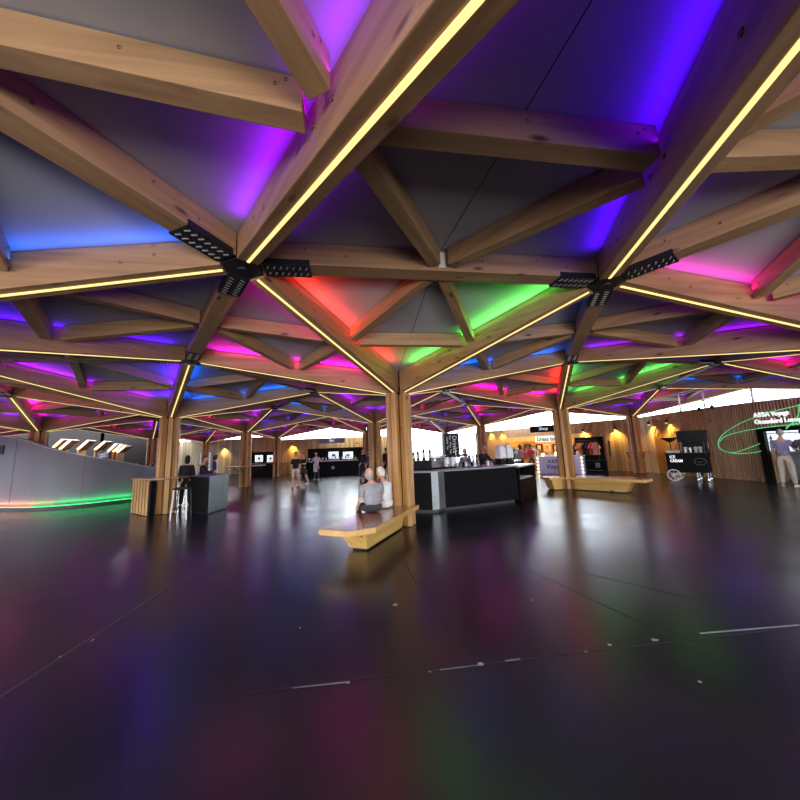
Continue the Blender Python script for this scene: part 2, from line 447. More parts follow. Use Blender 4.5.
# black steel brackets under the nodes
def bracket_meshes():
    h = MB(); h.prism([(.185*math.cos(i*PI/3+PI/6), .185*math.sin(i*PI/3+PI/6)) for i in range(6)], ZN, ZN+.2)
    h.prism([(.215*math.cos(i*PI/3+PI/6), .215*math.sin(i*PI/3+PI/6)) for i in range(6)], ZN-.022, ZN-.004)
    h.prism([(.07*math.cos(i*PI/6), .07*math.sin(i*PI/6)) for i in range(12)], ZN-.05, ZN-.022)
    hub = h.mesh('hub', ['black_steel'], .01)
    p = MB(); p.box((.47, 0, ZN-.012), (.50, .25, .016))
    for sy in (-1, 1): p.box((.48, sy*.121, ZN+.02), (.48, .008, .06))
    for i in range(7):
        for sy in (-1, 1):
            p.box((.27+i*.068, sy*.06, ZN-.022), (.012, .055, .010), 1, R(25))
    return hub, p.mesh('arm_plate', ['black_steel', 'bolt_steel'])
HUB, ARM = bracket_meshes()
for key, own in nodes.items():
    P = nodepos(key)
    if not in_view(P+Vector((0, 0, ZN)), 200): continue
    if len(own) > 2: l = 'black steel star bracket where %s, %s and %s canopies meet' % tuple(own[:3])
    elif len(own) == 2: l = 'black steel star bracket at the outer corner between %s and %s canopies' % tuple(own)
    if len(own) == 1:
        l = 'black steel star bracket at the free %s corner of the %s canopy' % (
            ['right', 'far right', 'far left', 'left', 'near left', 'near right'][[k for k in range(6) if nodekey(*[(a, b) for a, b, n, _ in COLS if n == own[0]][0], k) == key][0]], own[0])
    t = thing('steel_bracket', l, 'bracket', P, TH, 'black steel star brackets', 'thing')
    link('hub', HUB, t)
    for (k1, k2) in edges:
        if key in (k1, k2):
            d = nodepos(k2 if key == k1 else k1)-P
            link('arm_plate', ARM, t, (0, 0, 0), math.atan2(d.y, d.x)-TH)
struct(build('ceiling', ceil, ['ceiling_panel', 'joint_dark']))

# coloured wash lights lying on top of the branch beams' flanks, aimed at the ceiling
PAL = {'P': (.36, .0, 1.), 'V': (.30, .0, 1.), 'I': (.08, .0, 1.), 'B': (.0, .13, 1.), 'M': (1., .0, .52), 'R': (1., .035, .02), 'G': (.12, 1., .10), 'C': (.0, .6, .8)}
WASH = {}   # (canopy, branch k, side +1 = counter-clockwise face) -> (colour, strength)
def W(n, k, s, c, e=1.): WASH[(n, k, s)] = (c, e)
W('couple-bench', 4, 1, 'R', 1.2); W('couple-bench', 5, -1, 'G', 1.3)
W('couple-bench', 4, -1, 'M', 1.5); W('couple-bench', 3, 1, 'M', 1.8); W('couple-bench', 5, 1, 'B'); W('couple-bench', 0, -1, 'B', 1.2)
W('overhead', 2, 1, 'P', 1.15); W('overhead', 2, -1, 'P', .35); W('overhead', 1, 1, 'I', .9); W('overhead', 1, -1, 'P', .5)
W('overhead', 3, -1, 'P', 1.); W('overhead', 0, 1, 'V', .7)
W('left-edge', 0, -1, 'B', 1.15); W('left-edge', 0, 1, 'I', .5); W('left-edge', 1, -1, 'I', 1.4); W('left-edge', 5, 1, 'B', .8)
W('right-edge', 3, 1, 'M', 1.1); W('right-edge', 3, -1, 'P', .6); W('right-edge', 2, 1, 'P', 1.3); W('right-edge', 2, -1, 'M', 1.)
W('slatted-counter', 4, 1, 'P', 1.2); W('slatted-counter', 5, -1, 'I'); W('slatted-counter', 5, 1, 'B', .6); W('slatted-counter', 0, -1, 'B', 1.); W('behind-couple', 2, -1, 'M'); W('ring-shelf', 5, -1, 'P'); W('ring-shelf', 4, 1, 'M')
W('right-bench', 3, 1, 'M', 1.6); W('right-bench', 4, -1, 'R', 1.1); W('right-bench', 4, 1, 'G', .5); W('right-bench', 5, -1, 'G', 1.1)
W('right-bench', 0, -1, 'G'); W('behind-couple', 4, 1, 'P'); W('behind-couple', 3, 1, 'B', 1.2); W('behind-couple', 5, -1, 'P'); W('behind-couple', 0, -1, 'M', .8)
seq = 'PMVPIMPBPMVIPMPR'
n = 0
for a, b, nm, _ in COLS:
    base = lat(a, b*q3)
    for k in range(6):
        ang = k*PI/3+TH
        for sgn in (-1, 1):
            n += 1
            c, e = WASH.get((nm, k, sgn), (seq[(n*5+int(a*3)+b) % 16], .85))
            r0, r1 = .75, S-.5
            rm = (r0+r1)/2
            P = Vector((base.x, base.y, 0))+Matrix.Rotation(ang, 4, 'Z') @ Vector((rm, sgn*.15, 0))
            P.z = TC+(TN-TC)*rm/S-(.105 if base.y < 5 else .14)
            if not in_view(P, 420): continue
            la = bpy.data.lights.new('wash_light', 'AREA'); la.shape = 'RECTANGLE'; la.size = r1-r0; la.size_y = .05
            la.color = PAL[c]; la.energy = 6.*e*(2.3 if base.y > 9 else (1.9 if base.y > 5 else 1.))*(1.5 if c in 'IV' else 1.); la.spread = R(150)
            o = bpy.data.objects.new('wash_light', la); COL.objects.link(o)
            # local X along the beam, -Z (emission) up and outwards
            X = Matrix.Rotation(ang, 4, 'Z') @ Vector((S, 0, TN-TC)).normalized()
            out = Matrix.Rotation(ang, 4, 'Z') @ Vector((0, sgn, 0))
            em = (Vector((0, 0, 1))*.8+out*.6).normalized()
            Z = -em; Z = (Z-X*Z.dot(X)).normalized(); Y = Z.cross(X)
            o.matrix_world = Matrix(((X.x, Y.x, Z.x, P.x), (X.y, Y.y, Z.y, P.y), (X.z, Y.z, Z.z, P.z), (0, 0, 0, 1)))
# ------------------------------------------------------------------ people
def skin_bm(verts, edges, rad, root=0, sub=1):
    """grow a smooth continuous surface round a stick skeleton; returns verts, faces"""
    me = bpy.data.meshes.new('tmp'); me.from_pydata([tuple(v) for v in verts], edges, [])
    o = bpy.data.objects.new('tmp', me); COL.objects.link(o)
    sk = o.modifiers.new('s', 'SKIN'); sk.use_smooth_shade = True; sk.branch_smoothing = .6
    if sub: ss = o.modifiers.new('u', 'SUBSURF'); ss.levels = sub; ss.render_levels = sub
    for i, d in enumerate(me.skin_vertices[0].data):
        r = rad[i]; d.radius = r if isinstance(r, tuple) else (r, r); d.use_root = (i == root)
    dg = bpy.context.evaluated_depsgraph_get(); dg.update()
    ev = o.evaluated_get(dg); m2 = ev.to_mesh()
    vs = [v.co.copy() for v in m2.vertices]; fs = [tuple(p.vertices) for p in m2.polygons]
    ev.to_mesh_clear(); bpy.data.objects.remove(o); bpy.data.meshes.remove(me)
    return vs, fs
def bend(o, d, L): return o+Vector(d).normalized()*L
def person(label, loc, yaw, h=1.72, top='charcoal_cloth', legs='denim', skin='skin', hair='hair_dark', sleeve=.5, shorts=False,
           pose='stand', armL=None, armR=None, shoe='shoe_dark', long_hair=False, bald=False, look=0., apron=None, pack=None, build_w=1., lean=0., slump=0., hs=1., group=None, name='person'):
    """local frame: person faces +Y, right hand at +X.  armL/armR = (upper-arm dir, forearm dir)"""
    k = h/1.75
    V = lambda x, y, z: Vector((x, y, z))*k
    sit = pose == 'sit'
    hipz = .10 if sit else .93
    pel = V(0, 0, hipz+.03); w = build_w
    sp = V(0, .02+lean*.3, hipz+.23); ch = V(0, .01+lean*.7, hipz+.44); nk = V(0, .01+lean, hipz+.585-slump*.5); hb = V(0, .035+lean*1.15, hipz+.66-slump)
    ve = [pel, sp, ch, nk, hb]; ed = [(0, 1), (1, 2), (2, 3), (3, 4)]
    ra = [(.135*w*k, .09*w*k), (.12*w*k, .09*w*k), (.14*w*k, .095*w*k), (.058*k, .058*k), (.052*k, .052*k)]
    J = {}
    def chain(start, pts, rs):
        i = start; ids = []
        for p, r in zip(pts, rs):
            ve.append(p); ra.append((r*k, r*k)); ed.append((i, len(ve)-1)); i = len(ve)-1; ids.append(i)
        return ids
    for sg, arm, nmz in ((-1, armL, 'L'), (1, armR, 'R')):
        sh = ch+V(sg*.165*w, -.005, .045-slump*.35)
        ua, fa = arm or ((sg*.14, .02, -1), (sg*.02, .18, -1))
        el = bend(sh, ua, .29*k); wr = bend(el, fa, .25*k); pa = bend(wr, fa, .07*k)
        J[nmz] = (sh, el, wr, pa)
        J[nmz+'i'] = chain(2, [sh, (sh+el)/2, el, (el+wr)/2, wr, pa], [.050, .050, .046, .042, .029, .034])
    for sg, nmz in ((-1, 'l'), (1, 'r')):
        hip = V(sg*.095, 0, hipz-.02)
        if sit: kn = hip+V(sg*.05, .43, .03); an = kn+V(0, .06, -.43); to = an+V(0, .14, -.035)
        elif pose == 'walk': kn = hip+V(0, sg*.14+.04, -.42); an = kn+V(0, sg*.12-.06, -.42); to = an+V(0, .15, -.05)
        else: kn = hip+V(sg*.02, .02, -.42); an = kn+V(sg*.02, -.03, -.42); to = an+V(sg*.03, .14, -.045)
        J[nmz] = (hip, kn, an, to)
        chain(0, [hip, (hip+kn)/2, kn, (kn+an)/2, an, to], [.098, .088, .062, .058, .042, .034])
    vs, fs = skin_bm(ve, ed, ra)
    b = MB(); b.add(vs, fs, 0)
    # hands: five unequal fingers, slightly curled, thumb out of the side of the palm
    for nmz, sg in (('L', -1), ('R', 1)):
        sh, el, wr, pa = J[nmz]; d = (pa-wr).normalized(); sd = d.cross(Vector((0, 1, 0)) if abs(d.y) < .8 else Vector((0, 0, 1))).normalized(); nrm = sd.cross(d)
        for f_, (of, ln) in enumerate(((-.027, .062), (-.009, .075), (.010, .07), (.027, .055))):
            p0 = pa+d*.012*k+sd*of*k; p1 = p0+(d*.9-nrm*.25)*ln*.5*k; p2 = p1+(d*.6-nrm*.7)*ln*.5*k
            b.tube([p0, p1, p2], [.0095*k, .0085*k, .007*k], 6)
        p0 = wr+d*.03*k-sd*.022*k; p1 = p0+(d*.6-sd*.75)*.035*k; p2 = p1+(d*.9-sd*.3)*.03*k
        b.tube([p0, p1, p2], [.012*k, .010*k, .008*k], 6)
    # head with jaw, nose, ears, eyes, mouth
    hc = hb+V(0, .035, .095*hs); rot = Matrix.Rotation(look, 4, 'Z') @ Matrix.Scale(hs, 4)
    hm = MB(); hm.ball((0, 0, 0), (.076*k, .096*k, .118*k), 0, 16, 12)
    def shape(v):
        x, y, z = v
        if z < -.02*k: q = min(1, (-z/k-.02)/.10); x *= 1-.30*q; y = y*(1-.12*q)+.012*k*q
        return (x, y, z)
    hm.v = [shape(v) for v in hm.v]
    hm.ball((0, .098*k, -.018*k), (.013*k, .019*k, .026*k), 0, 8, 6)
    for sg in (-1, 1):
        hm.ball((sg*.077*k, -.005*k, -.01*k), (.010*k, .020*k, .032*k), 0, 8, 6)
        hm.ball((sg*.031*k, .081*k, .012*k), (.014*k, .010*k, .009*k), 1, 8, 6); hm.ball((sg*.031*k, .090*k, .012*k), .005*k, 2, 6, 4)
    hm.ball((0, .090*k, -.062*k), (.024*k, .010*k, .007*k), 3, 8, 6)
    o = len(b.v); b.v += [tuple(hc+rot @ Vector(v)) for v in hm.v]
    b.f += [tuple(i+o for i in f) for f in hm.f]; b.mi += hm.mi
    t = thing(name, label, 'person', loc, yaw, group)
    build('body', b, [skin, 'eye_white', 'iris', 'lip'], t, smooth=True)
    # hair: cap over the skull, trimmed away from the face
    hr = MB(); hr.ball((0, 0, 0), (.086*k, .106*k, .126*k), 0, 18, 14)
    keep = []
    for f in hr.f:
        c = sum((Vector(hr.v[i]) for i in f), Vector())/len(f)/k
        lim = (.045+max(0, -c.z)*2.2) if long_hair else .035
        ok = c.y < lim+1.2*max(0, c.z-.03)-.9*max(0, .05-c.z) and c.z > (-.125 if long_hair else -.07)
        if bald: ok = c.y < -.01 and -.075 < c.z < .012
        if ok: keep.append(f)
    hh = MB(); hh.v = [tuple(hc+rot @ Vector(v)) for v in hr.v]; hh.f = keep; hh.mi = [0]*len(keep)
    if long_hair:
        hl = MB(); hl.lathe(tuple(hb+V(0, -.035, -.06)), [(.05*k, -.04*k), (.085*k, .02*k), (.085*k, .12*k), (.06*k, .17*k)], 12); build('hair_length', hl, [hair], t, smooth=True)
    ho = build('hair', hh, [hair], t, smooth=True)
    # clothing: shirt and trousers grown round the same skeleton, a little larger
    g = .024
    sv = [pel+V(0, 0, -.10 if not sit else -.04), sp, ch, nk+V(0, 0, -.055)]; se = [(0, 1), (1, 2), (2, 3)]
    sr = [((.172*w+g)*k, (.128*w+g)*k), ((.152*w+g)*k, (.118*w+g)*k), ((.167*w+g)*k, (.114*w+g)*k), ((.074+g)*k, (.066+g)*k)]
    for nmz in 'LR':
        sh, el, wr, pa = J[nmz]
        pts = [sh, sh.lerp(el, .5)] if sleeve <= .5 else [sh, sh.lerp(el, .5), el, el.lerp(wr, .55), el.lerp(wr, .97)]
        rr = [.090, .076] if sleeve <= .5 else [.090, .076, .064, .058, .044]
        if sleeve <= .5: pts.append(sh.lerp(el, .85)); rr.append(.066)
        i = 2
        for p, r in zip(pts, rr):
            sv.append(p); sr.append((r*k, r*k)); se.append((i, len(sv)-1)); i = len(sv)-1
    vs, fs = skin_bm(sv, se, sr); m = MB(); m.add(vs, fs)
    build('shirt', m, [top], t, smooth=True)
    tv = [pel+V(0, 0, -.01), pel+V(0, 0, .11)]; te = [(0, 1)]; tr = [((.170*w+.012)*k, ((.122 if not sit else .10)*w+.012)*k), ((.158*w+.012)*k, (.118*w+.012)*k)]
    for nmz in 'lr':
        hip, kn, an, to = J[nmz]
        pts, rr = ([hip, hip.lerp(kn, .55), hip.lerp(kn, .95)], [.112, .104, .090]) if shorts else ([hip, hip.lerp(kn, .5), kn, kn.lerp(an, .5), kn.lerp(an, .95)], [.112, .100, .080, .070, .062])
        i = 0
        for p, r in zip(pts, rr):
            tv.append(p); tr.append((r*k, r*k)); te.append((i, len(tv)-1)); i = len(tv)-1
    vs, fs = skin_bm(tv, te, tr); m = MB(); m.add(vs, fs)
    build('trousers', m, [legs], t, smooth=True)
    for nmz in 'lr':
        hip, kn, an, to = J[nmz]; m = MB()
        dv = Vector((to.x-an.x, to.y-an.y, 0)).normalized(); c = an.lerp(to, .45); c.z = an.z-.055*k if not sit else an.z-.05*k
        q = math.atan2(dv.y, dv.x)
        m.ball((0, 0, 0), (.14*k, .05*k, .05*k), 0, 14, 8)
        fl = -.028*k
        m.v = [((Matrix.Rotation(q, 4, 'Z') @ Vector((x, y, max(z, fl))))+c)[:] for x, y, z in m.v]
        build('shoe', m, [shoe], t, smooth=True)
    if apron:
        m = MB(); m.prism([(-.13*k, .15*k), (.13*k, .15*k), (.13*k, .162*k), (-.13*k, .162*k)], .55*k, 1.05*k)
        build('apron', m, [apron], t)
    return t

# ------------------------------------------------------------------ floor and shell
fl = MB(); fl.prism([(-34, -14), (20, -14), (20, 36), (-34, 36)], -.1, 0)
def seam(p, q, w, mi):
    a, b = gz(*p), gz(*q); d = (b-a).normalized()*w/2; nrm = Vector((-d.y, d.x, 0))
    fl.add([a+nrm+Vector((0, 0, .0012)), a-nrm+Vector((0, 0, .0012)), b-nrm+Vector((0, 0, .0012)), b+nrm+Vector((0, 0, .0012))], [(0, 1, 2, 3)], mi)
seam((0, 699), (112, 628), .012, 1); seam((112, 628), (168, 589), .012, 1); seam((0, 697), (165, 589), .004, 2)
seam((245, 693), (800, 627), .012, 1); seam((700, 633.5), (800, 625), .022, 2); seam((292, 688), (350, 682), .014, 2); seam((440, 670), (480, 665), .012, 2)
seam((505, 661), (520, 659), .014, 2); seam((402, 560), (470, 665), .008, 1); seam((520, 566), (720, 660), .012, 1); seam((580, 572), (800, 625), .012, 1)
seam((0, 520), (118, 506), .02, 2); seam((650, 560), (800, 575), .01, 1); seam((0, 610), (120, 590), .01, 1)
for px, py in ((348, 683), (430, 672), (481, 664), (512, 660), (586, 652), (610, 645), (655, 640), (93, 640), (60, 657), (300, 628), (395, 605), (700, 682), (532, 600)):
    p = gz(px, py); r = random.uniform(.012, .03)
    fl.add([(p.x+r*random.uniform(.6, 1.3)*math.cos(a), p.y+r*random.uniform(.6, 1.3)*math.sin(a), .0016) for a in (0, 1.2, 2.4, 3.7, 5.)], [(0, 1, 2, 3, 4)], 2)
struct(build('floor', fl, ['floor_vinyl', 'floor_seam', 'floor_scuff']))
g = MB(); g.prism([(-60, -40), (60, -40), (60, 90), (-60, 90)], -.3, -.12); struct(build('ground', g, 'pavement'))

WH = 2.82
def wall(name, a, b, z0=0., z1=WH, mat='plank_wall', th=.14, slat=None, slat_d=.05, slat_w=.032):
    """wall from a to b, visible face on the left-hand... face at local y=0, thickness going to +y"""
    a = Vector((a[0], a[1], 0)); b = Vector((b[0], b[1], 0)); d = b-a; L = d.length
    m = MB(); m.box((L/2, th/2, (z0+z1)/2), (L, th, z1-z0)); mats = [mat]
    if slat:
        mats.append(slat); n = max(1, int(L/.085))
        for i in range(n):
            x = (i+.5)*L/n
            m.box((x, -slat_d/2, (z0+z1)/2+.012*math.sin(i*2.4)), (slat_w, slat_d, z1-z0-.03), 1)
    return struct(build(name, m, mats, None, a, math.atan2(d.y, d.x)))
# plan of the shell, clockwise seen from above, starting at the back windows (local +y points outwards)
Wp = [gz(*p).xy for p in ((410, 468.5), (478, 467), (487, 467), (510, 467.7), (575, 469.6), (604, 470.5), (641, 471.4), (660, 473.2), (690, 476.2), (716, 478.2), (768, 482.2))]
WB0, WB1, W2, W3, W4, W5, W6, W7, W8, W9, W10 = Wp
WJ = gz(838, 485.8).xy; WE = Vector((14.6, 6.)); WE2 = Vector((14.6, -13.8))
wall('wall_back', W2, W3, mat='plank_wall', slat='post_wood', slat_w=.05)
wall('wall_back', WB1, W2, mat='plank_wall')
wall('wall_back', W3, W4, z0=1.95, mat='dark_plank_wall', slat='slat_wood')       # header over the shop opening
wall('wall_right', W4, W4.lerp(W5, .78), z0=1.95, mat='dark_plank_wall', slat='post_wood')
wall('wall_right', W4.lerp(W5, .78), W5, mat='plank_wall', slat='post_wood', slat_w=.05)
wall('wall_right', W5, W6, mat='plank_wall')
wall('wall_right', W6, W7, mat='plank_wall'); wall('wall_right', W7, W8, mat='plank_wall', slat='post_wood', slat_d=.03)
wall('wall_right', W8, W9, mat='dark_plank_wall', slat='post_wood', slat_d=.04)
wall('wall_right', W9, W10, mat='dark_plank_wall', slat='slat_wood')
wall('wall_right', W10, WJ, z0=1.80, mat='dark_plank_wall', slat='slat_wood')
wall('wall_right', WJ, WE, mat='dark_plank_wall', slat='slat_wood')
wall('wall_right', WE, WE2, mat='dark_wall', z1=3.3)
# back windows: sill wall, frame, panes
dW = Vector((WB1.x-WB0.x, WB1.y-WB0.y, 0)); Lw = dW.length; aw = math.atan2(dW.y, dW.x)
wall('wall_back', WB0, WB1, z1=.35, mat='dark_wall')
m = MB(); nw = 4
for i in range(nw+1): m.box((Lw*i/nw, .07, 1.6), (.07, .10, 2.5))
for z in (.38, 2.85): m.box((Lw/2, .07, z), (Lw+.1, .12, .07))
wf = struct(build('window_1', m, ['white_paint'], None, (WB0.x, WB0.y, 0), aw))
for i in range(nw):
    m = MB(); m.box((Lw*(i+.5)/nw, .07, 1.6), (Lw/nw-.07, .012, 2.4)); build('pane', m, ['window_glass'], wf)
# clerestory glazing standing on the wall tops
def clerestory(n, a, b, zt=3.62, step=3.4):
    a = Vector((a[0], a[1], 0)); b = Vector((b[0], b[1], 0)); d = b-a; L = d.length; k = max(1, round(L/step))
    m = MB()
    for i in range(k+1): m.box((L*i/k, .07, (WH+zt)/2), (.035, .06, zt-WH))
    m.box((L/2, .07, WH+.02), (L, .08, .04)); m.box((L/2, .07, zt), (L, .08, .05))
    f = struct(build('window_%d' % n, m, ['white_paint'], None, a, math.atan2(d.y, d.x)))
    m = MB(); m.box((L/2, .07, (WH+zt)/2+.02), (L, .01, zt-WH-.06)); build('pane', m, ['window_glass'], f)
for n, (a, b) in enumerate(((W2, W3), (W3, W4), (W4, W5), (W5, W6), (W6, W7), (W7, W8), (W8, W9), (W9, W10), (W10, WJ), (WJ, WE))): clerestory(n+2, a, b)

# timber door in the right wall (local x along wall W5-W6)
d56 = Vector((W6.x-W5.x, W6.y-W5.y, 0)); a56 = math.atan2(d56.y, d56.x)
dr = thing('door_1', 'closed plank timber door with black pull handle in the back right wall', 'door', (W5.x, W5.y, 0), a56, kind='structure')
m = MB(); m.box((.95, -.03, 1.08), (1.15, .05, 2.16)); build('door_leaf', m, ['plank_wall'], dr)
m = MB(); m.box((.33, -.035, 1.1), (.07, .07, 2.2)); m.box((1.57, -.035, 1.1), (.07, .07, 2.2)); m.box((.95, -.035, 2.22), (1.31, .07, .07), 0); build('door_frame', m, ['post_wood'], dr)
m = MB(); m.tube([(.47, -.06, .9), (.47, -.11, .93), (.47, -.11, 1.55), (.47, -.06, 1.58)], .022, 8); m.box((.47, -.058, 1.24), (.09, .012, .9)); build('handle', m, ['black_steel'], dr)

# ---- left and back-left shell
cols = {n: lat(a, b*q3) for a, b, n, _ in COLS}
L1 = Vector((-7.9, 27.9)); L2 = Vector((-3.1, 27.9))
wall('wall_back', L1, L2, mat='plank_wall', z0=2.0); wall('wall_back', L2, WB0, mat='plank_wall')
wall('wall_back', Vector((-10.4, 27.9)), L1, mat='plank_wall'); wall('wall_back', Vector((-13.6, 28.4)), Vector((-10.4, 27.9)), mat='plank_wall', z0=1.9, z1=3.18)
wall('wall_back', Vector((-21.7, 31.3)), Vector((-13.6, 30.6)), mat='pale_plank_wall', z1=3.2)
wall('wall_back', Vector((-13.6, 30.6)), Vector((-13.6, 28.4)), mat='dark_plank_wall', z1=3.2)
wall('wall_left', Vector((-33, 24.)), Vector((-21.7, 24.)), mat='dark_wall', z1=4.2); wall('wall_left', Vector((-21.7, 24.)), Vector((-21.7, 31.3)), mat='dark_wall', z1=4.2)
wall('wall_left', Vector((-33, -13.8)), Vector((-33, 24)), mat='dark_wall', z1=4.2)
wall('wall_rear', Vector((14.6, -13.8)), Vector((-33, -13.8)), mat='dark_wall', z1=4.2)
for n, (a, b) in enumerate((((-7.9, 27.9), (-3.1, 27.9)), ((-3.1, 27.9), WB0), ((-10.4, 27.9), (-7.9, 27.9)))): clerestory(n+12, a, b)
# recess behind far bar and kiosk
for (x0, x1, y0, y1, top) in ((-7.9, -3.1, 27.95, 30.2, 2.0), (-13.6, -10.4, 28.45, 30.0, 1.9)):
    m = MB(); m.box(((x0+x1)/2, y1, top/2+.2), (x1-x0, .1, top+.4)); m.box((x0, (y0+y1)/2, top/2+.2), (.06, y1-y0, top+.4)); m.box((x1, (y0+y1)/2, top/2+.2), (.06, y1-y0, top+.4)); m.box(((x0+x1)/2, (y0+y1)/2+.1, top+.4), (x1-x0, y1-y0, .06))
    struct(build('wall_back', m, ['dark_wall']))
# pale door far left back
dr = thing('door_2', 'pale blue white door in the distant cream plank wall', 'door', (-18.2, 30.92, 0), 0, kind='structure')
m = MB(); m.box((0, 0, 1.05), (1.0, .06, 2.1)); build('door_leaf', m, ['screen_white' if 0 else 'white_plastic'], dr)
m = MB(); m.box((-.54, 0, 1.08), (.08, .09, 2.16)); m.box((.54, 0, 1.08), (.08, .09, 2.16)); m.box((0, 0, 2.14), (1.16, .09, .08)); build('door_frame', m, ['brushed_steel'], dr)

# ------------------------------------------------------------------ sloping grey wall on the left with green light line
LP = [((-60, 509.5), 2.95), ((0, 510.5), 2.62), ((40, 510), 2.16), ((80, 507), 1.82), ((120, 502.5), 1.54), ((143, 499.5), 1.33), ((158, 496), 1.22)]
pts = [gz(*p).xy for p, _ in LP]; hts = [h for _, h in LP]
# resample smoothly
def cr(p0, p1, p2, p3, t): return .5*((2*p1)+(-p0+p2)*t+(2*p0-5*p1+4*p2-p3)*t*t+(-p0+3*p1-3*p2+p3)*t**3)
cur = []
for i in range(len(pts)-1):
    g4 = [max(0, i-1), i, i+1, min(len(pts)-1, i+2)]
    for j in range(6): cur.append((cr(*[pts[q] for q in g4], j/6), cr(*[hts[q] for q in g4], j/6)))
cur.append((pts[-1], hts[-1]))
def ribbon(off0, off1, z0, z1, mi=0, mbx=None):
    m = mbx or MB(); ring = []
    for i, (p, h) in enumerate(cur):
        a = cur[max(0, i-1)][0]; b = cur[min(len(cur)-1, i+1)][0]; t = (b-a).normalized(); nrm = Vector((-t.y, t.x))   # away from the viewer
        A = p+nrm*off0; B = p+nrm*off1; zz0 = z0(h); zz1 = z1(h)
        ring.append([(A.x, A.y, zz0), (B.x, B.y, zz0), (B.x, B.y, zz1), (A.x, A.y, zz1)])
    for r0, r1 in zip(ring, ring[1:]): m.hexa(r0, r1, mi)
    return m
t = thing('sloping_wall', 'long curved grey wall with sloping top and green glowing light line at its foot', 'wall', (0, 0, 0), kind='structure')
build('wall_panel', ribbon(0, .16, lambda h: .22, lambda h: h), ['wall_grey'], t)
build('coping', ribbon(-.02, .18, lambda h: h, lambda h: h+.03), ['worktop_grey'], t)
build('plinth', ribbon(.07, .16, lambda h: 0, lambda h: .22), ['plinth'], t)
build('kick_ledge', ribbon(-.05, .07, lambda h: 0, lambda h: .10), ['plinth'], t)
m = ribbon(-.035, .0, lambda h: .10, lambda h: .125)
npc = len(cur)-1
m.mi = [1 if (k//6) < npc*.30 else 0 for k in range(len(m.f))]
build('light_line', m, ['led_green', 'led_warm_line'], t)
for i in range(0, npc, 2):
    a, b = cur[i][0], cur[min(npc, i+2)][0]; d = b-a; nrm = Vector((d.y, -d.x)).normalized()
    la = bpy.data.lights.new('foot_light', 'AREA'); la.shape = 'RECTANGLE'; la.size = d.length; la.size_y = .05; la.energy = 9*d.length
    fr = i/npc; la.color = (1., .45, .22) if fr < .26 else ((.55, .75, .15) if fr < .36 else (.03, 1., .22))
    o = bpy.data.objects.new('foot_light', la); COL.objects.link(o); c = (a+b)/2+nrm*.07; o.location = (c.x, c.y, .15)
    o.rotation_euler = Vector((-nrm.x*.32, -nrm.y*.32, 1)).to_track_quat('-Z', 'X').to_euler()
    X = Vector((d.x, d.y, 0)).normalized(); Z = -Vector((-nrm.x*.32, -nrm.y*.32, 1)).normalized(); Y = Z.cross(X)
    o.matrix_world = Matrix(((X.x, Y.x, Z.x, c.x), (X.y, Y.y, Z.y, c.y), (X.z, Y.z, Z.z, .15), (0, 0, 0, 1)))
m = MB(); p = gz(2, 507)
for fr in (.22, .50, .78):
    i = int(fr*(len(cur)-1)); a, h = cur[i]; b = cur[i+1][0]; d = (b-a).normalized(); nrm = Vector((d.y, -d.x))
    c = a+nrm*.003; m.box((c.x, c.y, (h+.25)/2), (.008, .008, h-.26), 0, math.atan2(d.y, d.x))
build('joint', m, ['joint_dark'], t)
# small black notice on it at the frame's edge
i = next(i for i, (p, h) in enumerate(cur) if project((p.x, p.y, 2))[0]+400 > 0)
a, b = cur[i-1][0], cur[i][0]; d = (b-a).normalized(); nrm = Vector((d.y, -d.x)); c = a+nrm*.02
m = MB(); m.box((0, 0, 0), (.62, .02, .34)); m.box((0, -.011, 0), (.56, .004, .28), 1)
tag(build('notice_plate', m, ['black_plastic', 'black_laminate'], None, (c.x, c.y, 2.18), math.atan2(d.y, d.x)), 'small black notice plate on the sloping grey wall at the left frame edge', 'sign')

# slanted warm light fins behind the sloping wall
for n, (px, py, dx, dy) in enumerate(((54, 448.5, 11, 9.5), (62, 449, 11, 9.5), (80, 449, 10.5, 9), (97, 449.5, 10, 8.5), (110, 451, 8, 7.5), (115, 451.5, 8, 7), (119, 452, 8, 6.5))):
    y = 21.5
    A = gy(px, py, y); B = gy(px+dx, py-dy, y)
    t = thing('light_fin', 'timber portal fin with slanted warm light bar, %s from left above the sloping wall' % ('first', 'second', 'third', 'fourth', 'fifth', 'sixth', 'seventh')[n], 'light', (A.x, y, 0), 0, 'slanted light fins behind the sloping wall')
    m = MB(); m.box((0, .1, A.z/2), (.10, .5, A.z)); build('post', m, ['post_wood'], t)
    m = MB(); dx_, dz_ = B.x-A.x, B.z-A.z
    m.hexa([(-.05, -.15, A.z), (.12, -.15, A.z-.06), (.12, .35, A.z-.06), (-.05, .35, A.z)], [(dx_-.05, -.15, B.z), (dx_+.12, -.15, B.z-.06), (dx_+.12, .35, B.z-.06), (dx_-.05, .35, B.z)])
    build('slant', m, ['dark_plank_wall'], t)
    m = MB(); m.hexa([(-.04, -.19, A.z), (.10, -.19, A.z-.03), (.10, -.155, A.z-.03), (-.04, -.155, A.z)], [(dx_-.04, -.19, B.z), (dx_+.10, -.19, B.z-.03), (dx_+.10, -.155, B.z-.03), (dx_-.04, -.155, B.z)])
    build('light_bar', m, ['led_warm'], t)
m = MB(); A = gy(97, 459, 21.2); B = gy(110, 451.5, 21.2); c = (A+B)/2
m.box((0, 0, 0), (abs(B.x-A.x), .05, abs(B.z-A.z))); m.box((0, -.03, 0), (abs(B.x-A.x)-.1, .01, abs(B.z-A.z)-.1), 1)
for i in range(4): m.box((random.uniform(-.25, .25), -.04, .16-.11*i), (.3, .008, .05), 2)
tag(build('menu_sign', m, ['black_plastic', 'panel_grey', 'white_plastic'], None, c), 'grey printed panel hanging under the slanted warm light fins', 'sign')
